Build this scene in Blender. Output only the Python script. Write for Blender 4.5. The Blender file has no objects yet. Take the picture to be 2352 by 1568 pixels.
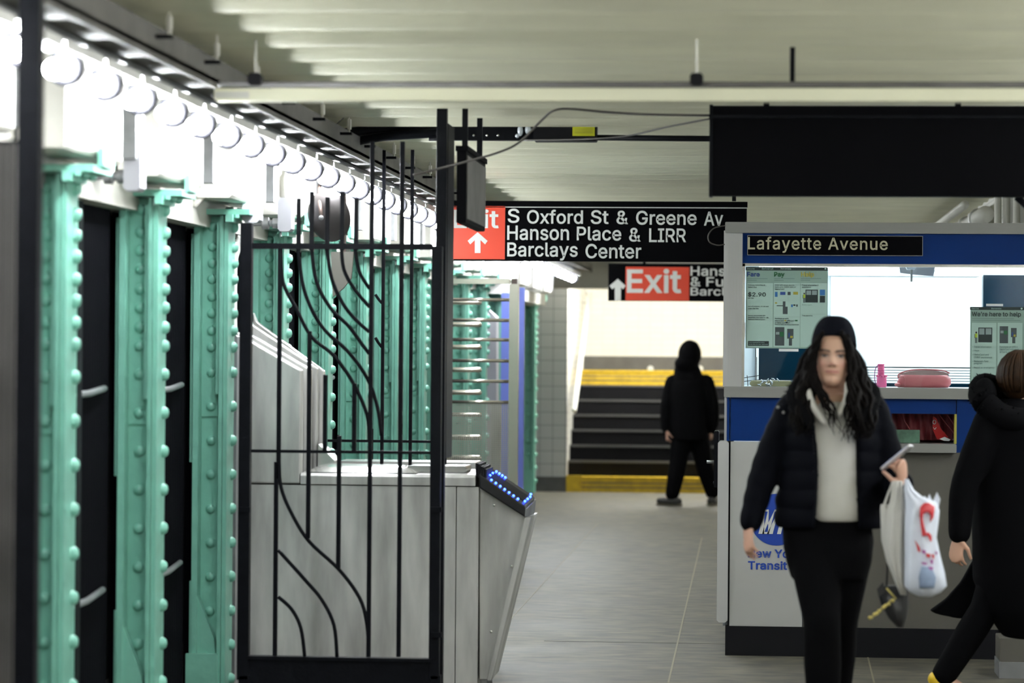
import bpy, math, random
from mathutils import Vector, Matrix, noise
random.seed(7)
sc = bpy.context.scene
COL = sc.collection
PI = math.pi
# ------------------------------------------------------------------ camera model
F = 7000.0; W, H = 2352, 1568
CAM = Vector((0, 0, 1.58))
YAW = math.atan(579/7000); PIT = 31/7000; ROLL = 0.0078
f_ = Vector((-math.sin(YAW)*math.cos(PIT), math.cos(YAW)*math.cos(PIT), math.sin(PIT))).normalized()
r0 = f_.cross(Vector((0, 0, 1))).normalized(); u0 = r0.cross(f_).normalized()
r_ = (r0 + ROLL*u0).normalized(); u_ = (u0 - ROLL*r0).normalized()

def ray(px, py):
    return f_ + r_*((px-W/2)/F) - u_*((py-H/2)/F)
def P(px, py, Y):
    """the point at distance Y down the corridor seen at photo pixel px, py"""
    d = ray(px, py); return CAM + d*(Y/d.y)
def PXp(px, py, X):
    d = ray(px, py); return CAM + d*(X/d.x)
def S(Y): return F/Y

cam = bpy.data.cameras.new('camera'); camo = bpy.data.objects.new('camera', cam); COL.objects.link(camo)
m = Matrix((r_, u_, -f_)).transposed().to_4x4(); m.translation = CAM
camo.matrix_world = m
cam.sensor_width = 36; cam.lens = F/W*36
cam.dof.use_dof = True; cam.dof.focus_distance = 16.6; cam.dof.aperture_fstop = 2.9
cam.clip_end = 200
sc.camera = camo

# ------------------------------------------------------------------ materials
def mat(name, col, rough=.5, metal=0., noise_s=0, noise_a=0., bump=0., bump_s=40, spec=.5, emit=None, es=0, coat=0, stretch=None):
    m = bpy.data.materials.new(name); m.use_nodes = True
    nt = m.node_tree; b = nt.nodes['Principled BSDF']
    b.inputs['Base Color'].default_value = (*col, 1); b.inputs['Roughness'].default_value = rough
    b.inputs['Metallic'].default_value = metal; b.inputs['Specular IOR Level'].default_value = spec
    b.inputs['Coat Weight'].default_value = coat
    tc = None
    if noise_a or bump:
        tc = nt.nodes.new('ShaderNodeTexCoord'); mp = nt.nodes.new('ShaderNodeMapping')
        nt.links.new(tc.outputs['Object'], mp.inputs['Vector'])
        if stretch: mp.inputs['Scale'].default_value = stretch
    if noise_a:
        n = nt.nodes.new('ShaderNodeTexNoise'); n.inputs['Scale'].default_value = noise_s; n.inputs['Detail'].default_value = 5
        nt.links.new(mp.outputs[0], n.inputs['Vector'])
        r = nt.nodes.new('ShaderNodeValToRGB')
        r.color_ramp.elements[0].position = .3; r.color_ramp.elements[1].position = .7
        r.color_ramp.elements[0].color = (*[c*(1-noise_a) for c in col], 1)
        r.color_ramp.elements[1].color = (*[min(1, c*(1+noise_a)) for c in col], 1)
        nt.links.new(n.outputs['Fac'], r.inputs['Fac']); nt.links.new(r.outputs['Color'], b.inputs['Base Color'])
    if bump:
        n2 = nt.nodes.new('ShaderNodeTexNoise'); n2.inputs['Scale'].default_value = bump_s; n2.inputs['Detail'].default_value = 4
        nt.links.new(mp.outputs[0], n2.inputs['Vector'])
        bp = nt.nodes.new('ShaderNodeBump'); bp.inputs['Strength'].default_value = bump; bp.inputs['Distance'].default_value = .01
        nt.links.new(n2.outputs['Fac'], bp.inputs['Height']); nt.links.new(bp.outputs['Normal'], b.inputs['Normal'])
    if emit:
        b.inputs['Emission Color'].default_value = (*emit, 1); b.inputs['Emission Strength'].default_value = es
    return m

def tile_mat(name, col, grout, w=.15, h=.075, axis='XZ'):
    m = mat(name, col, .25)
    nt = m.node_tree; b = nt.nodes['Principled BSDF']
    tc = nt.nodes.new('ShaderNodeTexCoord'); sp = nt.nodes.new('ShaderNodeSeparateXYZ'); cb = nt.nodes.new('ShaderNodeCombineXYZ')
    nt.links.new(tc.outputs['Object'], sp.inputs[0])
    nt.links.new(sp.outputs[axis[0]], cb.inputs['X']); nt.links.new(sp.outputs[axis[1]], cb.inputs['Y'])
    br = nt.nodes.new('ShaderNodeTexBrick'); br.offset = 0
    br.inputs['Scale'].default_value = 1; br.inputs['Brick Width'].default_value = w; br.inputs['Row Height'].default_value = h
    br.inputs['Mortar Size'].default_value = .004
    br.inputs['Color1'].default_value = (*col, 1); br.inputs['Color2'].default_value = (*[c*.96 for c in col], 1); br.inputs['Mortar'].default_value = (*grout, 1)
    nt.links.new(cb.outputs[0], br.inputs['Vector']); nt.links.new(br.outputs['Color'], b.inputs['Base Color'])
    return m

M = {}
M['green'] = mat('green_paint', (.185, .46, .36), .36, noise_s=9, noise_a=.10, bump=.25, bump_s=30)
M['greendk'] = M['green']
M['cream'] = mat('cream_paint', (.60, .59, .53), .45, noise_s=4, noise_a=.06, bump=.3, bump_s=14)
M['whitep'] = mat('white_paint', (.80, .80, .77), .4, noise_s=6, noise_a=.05)
M['black'] = mat('black_metal', (.0045, .005, .007), .42, noise_s=20, noise_a=.2, bump=.15, bump_s=60, spec=.07)
M['blackmat'] = mat('black_matte', (.006, .006, .008), .6, spec=.15)
M['rib'] = mat('black_ribbed_sheet', (.003, .003, .0045), .6, spec=.03)
M['steel'] = mat('brushed_steel', (.60, .595, .575), .27, .35, noise_s=5.0, noise_a=.34, stretch=(1.6, 1, .30))
M['steel2'] = mat('bright_steel', (.66, .66, .64), .22, .8, noise_s=6, noise_a=.08)
M['steelold'] = mat('warm_steel_tube', (.60, .56, .48), .25, .85)
M['galv'] = mat('galvanised_sheet', (.33, .34, .35), .42, .6, noise_s=5, noise_a=.18)
M['traydk'] = mat('dusty_tray_underside', (.15, .145, .135), .6, .2, noise_s=5, noise_a=.3)
M['galvmid'] = mat('dull_galvanised', (.22, .225, .23), .5, .4, noise_s=6, noise_a=.3)
M['galvdk'] = mat('dusty_tray', (.13, .125, .12), .6, .3, noise_s=5, noise_a=.25)
M['alu'] = mat('aluminium_trim', (.26, .26, .25), .45, .3, noise_s=3, noise_a=.06, stretch=(.5, 4, 6))
M['lampwhite'] = mat('lamp_cap_white', (.8, .8, .76), .4)
M['bulb'] = mat('glowing_bulb', (1, 1, 1), .4, emit=(.92, .96, 1.0), es=120)
M['tube'] = mat('glowing_tube', (1, 1, 1), .4, emit=(.90, .96, 1.0), es=6)
M['blue'] = mat('booth_blue', (.001, .026, .15), .5, noise_s=2, noise_a=.12, spec=.12)
M['bluepost'] = mat('periwinkle_paint', (.16, .20, .62), .4)
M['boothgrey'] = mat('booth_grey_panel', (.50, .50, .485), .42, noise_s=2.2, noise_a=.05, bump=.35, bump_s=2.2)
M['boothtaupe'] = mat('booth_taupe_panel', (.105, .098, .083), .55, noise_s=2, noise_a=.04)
M['boothwhite'] = mat('booth_white_post', (.50, .50, .495), .5, noise_s=3, noise_a=.04)
M['signblack'] = mat('sign_black', (.0022, .0022, .003), .6, spec=.03)
M['signred'] = mat('sign_red', (.72, .062, .028), .4)
M['signwhite'] = mat('sign_white', (.74, .75, .73), .5)
M['signcream'] = mat('sign_cream', (.52, .49, .34), .5)
M['yellow'] = mat('step_yellow', (.55, .36, .012), .55, noise_s=12, noise_a=.2)
M['stairblk'] = mat('stair_black', (.004, .004, .005), .7, spec=.1)
M['nosing'] = mat('stair_nosing', (.045, .045, .045), .6)
M['basegrey'] = mat('base_grey', (.07, .07, .07), .6, noise_s=8, noise_a=.2)
M['wallgrey'] = mat('stair_wall_grey', (.10, .10, .10), .6, noise_s=6, noise_a=.15)
M['tile'] = tile_mat('white_tiles', (.84, .84, .80), (.74, .74, .70))
M['tilegrey'] = tile_mat('pale_grey_tiles', (.46, .46, .46), (.22, .22, .22), .15, .15)
M['tileside'] = tile_mat('side_wall_tiles', (.80, .80, .75), (.62, .62, .58), axis='YZ')
M['poster'] = mat('poster_green', (.25, .38, .33), .5)
M['posterlt'] = mat('poster_pale', (.42, .60, .545), .5)
M['ink'] = mat('poster_ink', (.008, .022, .022), .6)
M['inkgrey'] = mat('poster_small_print', (.13, .22, .20), .6)
M['inkblue'] = mat('poster_blue', (.02, .06, .25), .6)
M['inkgreen'] = mat('poster_dark_green', (.01, .12, .04), .6)
M['inkyel'] = mat('poster_mustard', (.42, .38, .06), .6)
M['picgrey'] = mat('poster_picture_grey', (.05, .07, .075), .6)
M['picblue'] = mat('poster_picture_blue', (.03, .16, .42), .6)
M['picyel'] = mat('poster_vest_yellow', (.40, .55, .04), .6)
M['piclight'] = mat('poster_picture_light', (.25, .33, .33), .6)
M['paper'] = mat('white_tape', (.85, .88, .88), .6)
M['blind'] = mat('white_blind', (.86, .90, .92), .6)
M['intwhite'] = mat('booth_interior', (.62, .68, .72), .6)
M['intdark'] = mat('dark_blue_window', (.002, .014, .026), .1, spec=.04)
M['pink'] = mat('pink_nylon', (.85, .12, .32), .5, noise_s=20, noise_a=.1)
M['rose'] = mat('rose_leather', (.55, .13, .14), .4, noise_s=8, noise_a=.15)
M['rosedk'] = mat('dusty_rose_fabric', (.34, .06, .07), .5, noise_s=9, noise_a=.3)
M['redpack'] = mat('red_packet', (.42, .008, .01), .25)
M['lining'] = mat('grey_lining', (.40, .34, .33), .7)
M['greenglass'] = mat('green_glass_block', (.10, .20, .14), .3, noise_s=25, noise_a=.3)
M['tan'] = mat('tan_plastic', (.42, .38, .22), .5)
M['clear'] = mat('crinkled_film', (.6, .65, .7), .2, .2)
M['labyel'] = mat('warning_yellow', (.60, .62, .02), .5)
M['logoblue'] = mat('logo_blue', (.004, .05, .38), .4)
M['disc'] = mat('mirror_back', (.030, .026, .026), .45)
M['bracket'] = mat('brown_bracket', (.055, .035, .028), .5)
M['brownpanel'] = mat('grey_brown_panel', (.13, .12, .105), .55)
M['led'] = mat('blue_led', (.05, .05, .8), .4, emit=(.02, .06, 1.0), es=9)
M['cable'] = mat('grey_brown_cable', (.045, .04, .035), .6)
M['boxgrey'] = mat('grey_box', (.40, .40, .43), .5)
# cloth / people
M['beanie'] = mat('black_knit', (.0035, .004, .007), .9, bump=.3, bump_s=120, spec=.05)
M['jacket'] = mat('black_quilt', (.0022, .0025, .0042), .8, spec=.04)
M['trouser'] = mat('black_trouser', (.0022, .0022, .0027), .85, spec=.04)
M['hoodie'] = mat('cream_hoodie', (.50, .49, .45), .85, bump=.5, bump_s=9)
M['hair'] = mat('dark_brown_hair', (.0028, .002, .0018), .65, spec=.06)
M['fur'] = mat('black_fur', (.003, .003, .0035), .95, spec=.03)
M['hairbrown'] = mat('brown_hair', (.022, .010, .0035), .6, spec=.15, noise_s=30, noise_a=.4)
M['coat'] = mat('black_wool_coat', (.002, .002, .0025), .9, spec=.04)
M['coat2'] = mat('black_padded_coat', (.0025, .0025, .003), .9, spec=.05)
M['bagwhite'] = mat('white_plastic_bag', (.66, .70, .80), .4, bump=.6, bump_s=14)
M['tote'] = mat('off_white_tote', (.48, .47, .44), .7)
M['red'] = mat('red_print', (.42, .012, .02), .5)
M['purple'] = mat('purple_print', (.28, .05, .25), .5)
M['bagblue'] = mat('grey_blue_contents', (.20, .26, .38), .5, noise_s=15, noise_a=.3)
M['purse'] = mat('black_leather', (.008, .008, .010), .35)
M['gold'] = mat('gold_chain', (.60, .50, .16), .3, .7)
M['phone'] = mat('silver_phone', (.45, .44, .45), .3, .4)
M['screen'] = mat('lit_phone_screen', (.2, .25, .4), .2, emit=(.35, .45, 1.0), es=.9)
M['shoe'] = mat('black_shoe', (.02, .02, .018), .6)
M['shoeyel'] = mat('yellow_shoe', (.70, .45, .01), .5)
M['sole'] = mat('olive_sole', (.10, .09, .06), .6)

def skin_mat(name):
    m = bpy.data.materials.new(name); m.use_nodes = True; nt = m.node_tree; b = nt.nodes['Principled BSDF']
    a = nt.nodes.new('ShaderNodeVertexColor'); a.layer_name = 'tint'
    nt.links.new(a.outputs['Color'], b.inputs['Base Color']); b.inputs['Roughness'].default_value = .5
    b.inputs['Subsurface Weight'].default_value = .08; b.inputs['Subsurface Radius'].default_value = (.01, .004, .002); b.inputs['Subsurface Scale'].default_value = .5
    return m
M['skin'] = skin_mat('skin')

def glass_mat():
    m = bpy.data.materials.new('window_glass'); m.use_nodes = True; nt = m.node_tree
    nt.nodes.clear(); o = nt.nodes.new('ShaderNodeOutputMaterial'); mx = nt.nodes.new('ShaderNodeMixShader')
    t = nt.nodes.new('ShaderNodeBsdfTransparent'); t.inputs[0].default_value = (.93, .97, .96, 1)
    g = nt.nodes.new('ShaderNodeBsdfGlossy'); g.inputs['Roughness'].default_value = .03
    fr = nt.nodes.new('ShaderNodeFresnel'); fr.inputs[0].default_value = 1.45
    nt.links.new(fr.outputs[0], mx.inputs[0]); nt.links.new(t.outputs[0], mx.inputs[1]); nt.links.new(g.outputs[0], mx.inputs[2]); nt.links.new(mx.outputs[0], o.inputs[0])
    return m
M['glass'] = glass_mat()

def mesh_mat():   # fine perforated screen
    m = mat('perforated_screen', (.42, .40, .35), .4, .6); nt = m.node_tree; b = nt.nodes['Principled BSDF']
    tc = nt.nodes.new('ShaderNodeTexCoord'); v = nt.nodes.new('ShaderNodeTexVoronoi'); v.inputs['Scale'].default_value = 70; v.inputs['Randomness'].default_value = 0
    nt.links.new(tc.outputs['Object'], v.inputs['Vector'])
    mth = nt.nodes.new('ShaderNodeMath'); mth.operation = 'GREATER_THAN'; mth.inputs[1].default_value = .46
    nt.links.new(v.outputs['Distance'], mth.inputs[0]); nt.links.new(mth.outputs[0], b.inputs['Alpha'])
    return m
M['screenmesh'] = mesh_mat()

def floor_mat():
    m = mat('concrete_floor', (.2, .2, .2), .5); nt = m.node_tree; b = nt.nodes['Principled BSDF']
    tc = nt.nodes.new('ShaderNodeTexCoord')
    def nz(scale, sc3, det=6):
        mp = nt.nodes.new('ShaderNodeMapping'); mp.inputs['Scale'].default_value = sc3
        n = nt.nodes.new('ShaderNodeTexNoise'); n.inputs['Scale'].default_value = scale; n.inputs['Detail'].default_value = det
        nt.links.new(tc.outputs['Object'], mp.inputs[0]); nt.links.new(mp.outputs[0], n.inputs['Vector']); return n
    a = nz(1.6, (.7, 1.3, 1)); c = nz(9, (.6, 1.1, 1), 10)
    r1 = nt.nodes.new('ShaderNodeValToRGB'); r1.color_ramp.elements[0].position = .32; r1.color_ramp.elements[1].position = .68
    r1.color_ramp.elements[0].color = (.070, .065, .050, 1); r1.color_ramp.elements[1].color = (.122, .114, .088, 1)
    nt.links.new(a.outputs['Fac'], r1.inputs['Fac'])
    r2 = nt.nodes.new('ShaderNodeValToRGB'); r2.color_ramp.elements[0].position = .35; r2.color_ramp.elements[1].position = .65
    r2.color_ramp.elements[0].color = (.60, .60, .66, 1); r2.color_ramp.elements[1].color = (1.25, 1.24, 1.15, 1)
    nt.links.new(c.outputs['Fac'], r2.inputs['Fac'])
    mx = nt.nodes.new('ShaderNodeMix'); mx.data_type = 'RGBA'; mx.blend_type = 'MULTIPLY'; mx.inputs['Factor'].default_value = 1
    nt.links.new(r1.outputs[0], mx.inputs['A']); nt.links.new(r2.outputs[0], mx.inputs['B'])
    nt.links.new(mx.outputs['Result'], b.inputs['Base Color'])
    r3 = nt.nodes.new('ShaderNodeMapRange'); r3.inputs['To Min'].default_value = .48; r3.inputs['To Max'].default_value = .7
    nt.links.new(a.outputs['Fac'], r3.inputs['Value']); nt.links.new(r3.outputs[0], b.inputs['Roughness'])
    bp = nt.nodes.new('ShaderNodeBump'); bp.inputs['Strength'].default_value = .25; bp.inputs['Distance'].default_value = .004
    nt.links.new(c.outputs['Fac'], bp.inputs['Height']); nt.links.new(bp.outputs[0], b.inputs['Normal'])
    return m
M['floor'] = floor_mat()
M['joint'] = mat('floor_joint', (.24, .22, .15), .7)
M['jointdk'] = mat('floor_crack', (.10, .10, .09), .8)
M['ceiling'] = mat('ceiling_paint', (.74, .73, .55), .5, noise_s=3, noise_a=.07, bump=.55, bump_s=16, stretch=(.6, 1.6, 1))

# ------------------------------------------------------------------ mesh builder
def wloc(o):
    v = Vector((0, 0, 0))
    while o is not None: v += o.location; o = o.parent
    return v

class MB:
    def __init__(s): s.v = []; s.f = []
    def add(s, vs, fs):
        n = len(s.v); s.v += [Vector(v) for v in vs]; s.f += [[i+n for i in f] for f in fs]; return s
    def box(s, x0, x1, y0, y1, z0, z1):
        if x0 > x1: x0, x1 = x1, x0
        if y0 > y1: y0, y1 = y1, y0
        if z0 > z1: z0, z1 = z1, z0
        return s.add([(x0,y0,z0),(x1,y0,z0),(x1,y1,z0),(x0,y1,z0),(x0,y0,z1),(x1,y0,z1),(x1,y1,z1),(x0,y1,z1)],
                     [(0,3,2,1),(4,5,6,7),(0,1,5,4),(1,2,6,5),(2,3,7,6),(3,0,4,7)])
    def bbox(s, x0, x1, y0, y1, z0, z1, b=.006):      # box with chamfered vertical and horizontal edges
        if x0 > x1: x0, x1 = x1, x0
        if z0 > z1: z0, z1 = z1, z0
        poly = [(x0+b,z0),(x1-b,z0),(x1,z0+b),(x1,z1-b),(x1-b,z1),(x0+b,z1),(x0,z1-b),(x0,z0+b)]
        return s.prism(poly, y0, y1)
    def pbox(s, px0, py0, px1, py1, Y0, Y1, b=0):
        """box whose front (at Y0) fills the pixel rectangle"""
        xm, ym = (px0+px1)/2, (py0+py1)/2
        a = (P(px0, ym, Y0).x, P(px1, ym, Y0).x, Y0, Y1, P(xm, py1, Y0).z, P(xm, py0, Y0).z)
        return s.bbox(*a, b) if b else s.box(*a)
    def prism(s, poly, y0, y1):   # poly in XZ
        n = len(poly); vs = [(x, y0, z) for x, z in poly] + [(x, y1, z) for x, z in poly]
        fs = [list(range(n)), list(range(2*n-1, n-1, -1))] + [[i, i+n, (i+1) % n+n, (i+1) % n] for i in range(n)]
        return s.add(vs, fs)
    def ppoly(s, pts, Y0, Y1):    # pixel polygon on the plane Y0, thick to Y1
        q = [P(x, y, Y0) for x, y in pts]
        return s.prism([(p.x, p.z) for p in q], Y0, Y1)
    def prismx(s, poly, x0, x1):  # poly in YZ
        n = len(poly); vs = [(x0, y, z) for y, z in poly] + [(x1, y, z) for y, z in poly]
        fs = [list(range(n)), list(range(2*n-1, n-1, -1))] + [[i, i+n, (i+1) % n+n, (i+1) % n] for i in range(n)]
        return s.add(vs, fs)
    def prismz(s, poly, z0, z1):  # poly in XY
        n = len(poly); vs = [(x, y, z0) for x, y in poly] + [(x, y, z1) for x, y in poly]
        fs = [list(range(n)), list(range(2*n-1, n-1, -1))] + [[i, i+n, (i+1) % n+n, (i+1) % n] for i in range(n)]
        return s.add(vs, fs)
    def tube(s, pts, r, n=10, ry=None, sq=False, cap=True, up=None):
        pts = [Vector(p) for p in pts]; k = len(pts)
        rs = r if isinstance(r, (list, tuple)) else [r]*k
        rys = ry if isinstance(ry, (list, tuple)) else ([ry]*k if ry else rs)
        T = []
        for i in range(k):
            t = (pts[min(i+1, k-1)] - pts[max(i-1, 0)]).normalized(); T.append(t)
        ref = Vector(up) if up else (Vector((0, 1, 0)) if abs(T[0].y) < .8 else Vector((0, 0, 1)))
        a = (ref - T[0]*ref.dot(T[0])).normalized(); vs = []
        for i in range(k):
            a = (a - T[i]*a.dot(T[i])).normalized(); b = T[i].cross(a)
            for j in range(n):
                th = 2*PI*(j+.5)/n
                c, d = math.cos(th), math.sin(th)
                if sq: q = max(abs(c), abs(d)); c /= q; d /= q
                vs.append(pts[i] + b*(c*rs[i]) + a*(d*rys[i]))
        fs = []
        for i in range(k-1):
            for j in range(n):
                fs.append([i*n+j, i*n+(j+1) % n, (i+1)*n+(j+1) % n, (i+1)*n+j])
        if cap: fs += [list(range(n-1, -1, -1)), [(k-1)*n+j for j in range(n)]]
        return s.add(vs, fs)
    def cap_tube(s, pts, rs, n=14, ry=None, up=None):   # rounded ends
        pts = [Vector(p) for p in pts]
        rys = ry or list(rs)
        def ends(p, q, r, ry2):
            d = (p-q).normalized(); o = []
            for a in (30, 60, 82):
                o.append((p + d*r*math.sin(math.radians(a)), r*math.cos(math.radians(a)), ry2*math.cos(math.radians(a))))
            return o
        e0 = ends(pts[0], pts[1], rs[0], rys[0])[::-1]; e1 = ends(pts[-1], pts[-2], rs[-1], rys[-1])
        return s.tube([e[0] for e in e0]+pts+[e[0] for e in e1], [e[1] for e in e0]+list(rs)+[e[1] for e in e1], n, ry=[e[2] for e in e0]+list(rys)+[e[2] for e in e1], up=up)
    def ell(s, c, rx, ry, rz, n=16, m=10, rot=None):
        vs = []; c = Vector(c)
        for i in range(m+1):
            ph = PI*i/m
            for j in range(n):
                th = 2*PI*j/n; v = Vector((rx*math.sin(ph)*math.cos(th), ry*math.sin(ph)*math.sin(th), rz*math.cos(ph)))
                if rot: v = rot @ v
                vs.append(c+v)
        fs = [[i*n+j, (i+1)*n+j, (i+1)*n+(j+1) % n, i*n+(j+1) % n] for i in range(m) for j in range(n)]
        return s.add(vs, fs)
    def rings(s, rs, n=28, e=2.3):   # rs: (cx,cy,cz,rx,ry) horizontal superellipse loft
        vs = []
        for (cx, cy, cz, rx, ry) in rs:
            for j in range(n):
                th = 2*PI*j/n; c, d = math.cos(th), math.sin(th)
                vs.append((cx+rx*math.copysign(abs(c)**(2/e), c), cy+ry*math.copysign(abs(d)**(2/e), d), cz))
        k = len(rs)
        fs = [[i*n+j, i*n+(j+1) % n, (i+1)*n+(j+1) % n, (i+1)*n+j] for i in range(k-1) for j in range(n)]
        fs += [list(range(n-1, -1, -1)), [(k-1)*n+j for j in range(n)]]
        return s.add(vs, fs)
    def lathe(s, c, prof, axis='z', n=20):
        """prof: (r, h) along the axis from c"""
        c = Vector(c); A = {'x': (Vector((1,0,0)), Vector((0,1,0)), Vector((0,0,1))), 'y': (Vector((0,1,0)), Vector((0,0,1)), Vector((1,0,0))), 'z': (Vector((0,0,1)), Vector((1,0,0)), Vector((0,1,0)))}[axis]
        vs = []
        for r, h in prof:
            for j in range(n):
                th = 2*PI*j/n; vs.append(c + A[0]*h + A[1]*r*math.cos(th) + A[2]*r*math.sin(th))
        k = len(prof)
        fs = [[i*n+j, i*n+(j+1) % n, (i+1)*n+(j+1) % n, (i+1)*n+j] for i in range(k-1) for j in range(n)]
        fs += [list(range(n-1, -1, -1)), [(k-1)*n+j for j in range(n)]]
        return s.add(vs, fs)
    def build(s, name, mt, parent=None, smooth=False, bevel=0):
        vs = s.v
        if parent is None:
            xs = [v.x for v in vs]; ys = [v.y for v in vs]; zs = [v.z for v in vs]
            org = Vector(((min(xs)+max(xs))/2, (min(ys)+max(ys))/2, min(zs)))
        else: org = wloc(parent)
        me = bpy.data.meshes.new(name); me.from_pydata([v-org for v in vs], [], s.f); me.update()
        fix_normals(me)
        me.materials.append(mt if not isinstance(mt, str) else M[mt])
        if smooth:
            me.polygons.foreach_set('use_smooth', [True]*len(me.polygons))
        o = bpy.data.objects.new(name, me); COL.objects.link(o)
        if parent is None: o.location = org
        else: o.parent = parent
        if smooth == 'auto':
            me.set_sharp_from_angle(angle=math.radians(40))
        if bevel:
            b = o.modifiers.new('bevel', 'BEVEL'); b.width = bevel; b.segments = 2; b.limit_method = 'ANGLE'
        return o

import bmesh
def fix_normals(me):
    bm = bmesh.new(); bm.from_mesh(me); bmesh.ops.recalc_face_normals(bm, faces=bm.faces); bm.to_mesh(me); bm.free()

def tag(o, label=None, cat=None, group=None, kind=None):
    if label: o['label'] = label
    if cat: o['category'] = cat
    if group: o['group'] = group
    if kind: o['kind'] = kind
    return o
def thing(name, loc, label, cat, group=None):
    o = bpy.data.objects.new(name, None); COL.objects.link(o); o.location = Vector(loc); o.empty_display_size = .1
    return tag(o, label, cat, group)
def struct(o): o['kind'] = 'structure'; return o
def copy_tree(o, parent=None):
    c = o.copy(); COL.objects.link(c)
    if parent is not None: c.parent = parent
    for ch in list(o.children): copy_tree(ch, c)
    return c

def lerp(a, b, t): return a+(b-a)*t
def interp(tab, t):
    if t <= tab[0][0]: return tab[0][1:]
    for a, b in zip(tab, tab[1:]):
        if t <= b[0]:
            k = (t-a[0])/(b[0]-a[0]); return tuple(lerp(x, y, k) for x, y in zip(a[1:], b[1:]))
    return tab[-1][1:]
def smoothpath(pts, n=6):
    pts = [Vector(p) for p in pts]; out = []
    for i in range(len(pts)-1):
        p0 = pts[max(i-1, 0)]; p1 = pts[i]; p2 = pts[i+1]; p3 = pts[min(i+2, len(pts)-1)]
        for k in range(n):
            t = k/n
            out.append(.5*((2*p1)+(p2-p0)*t+(2*p0-5*p1+4*p2-p3)*t*t+(3*p1-p0-3*p2+p3)*t**3))
    out.append(pts[-1]); return out

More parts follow.
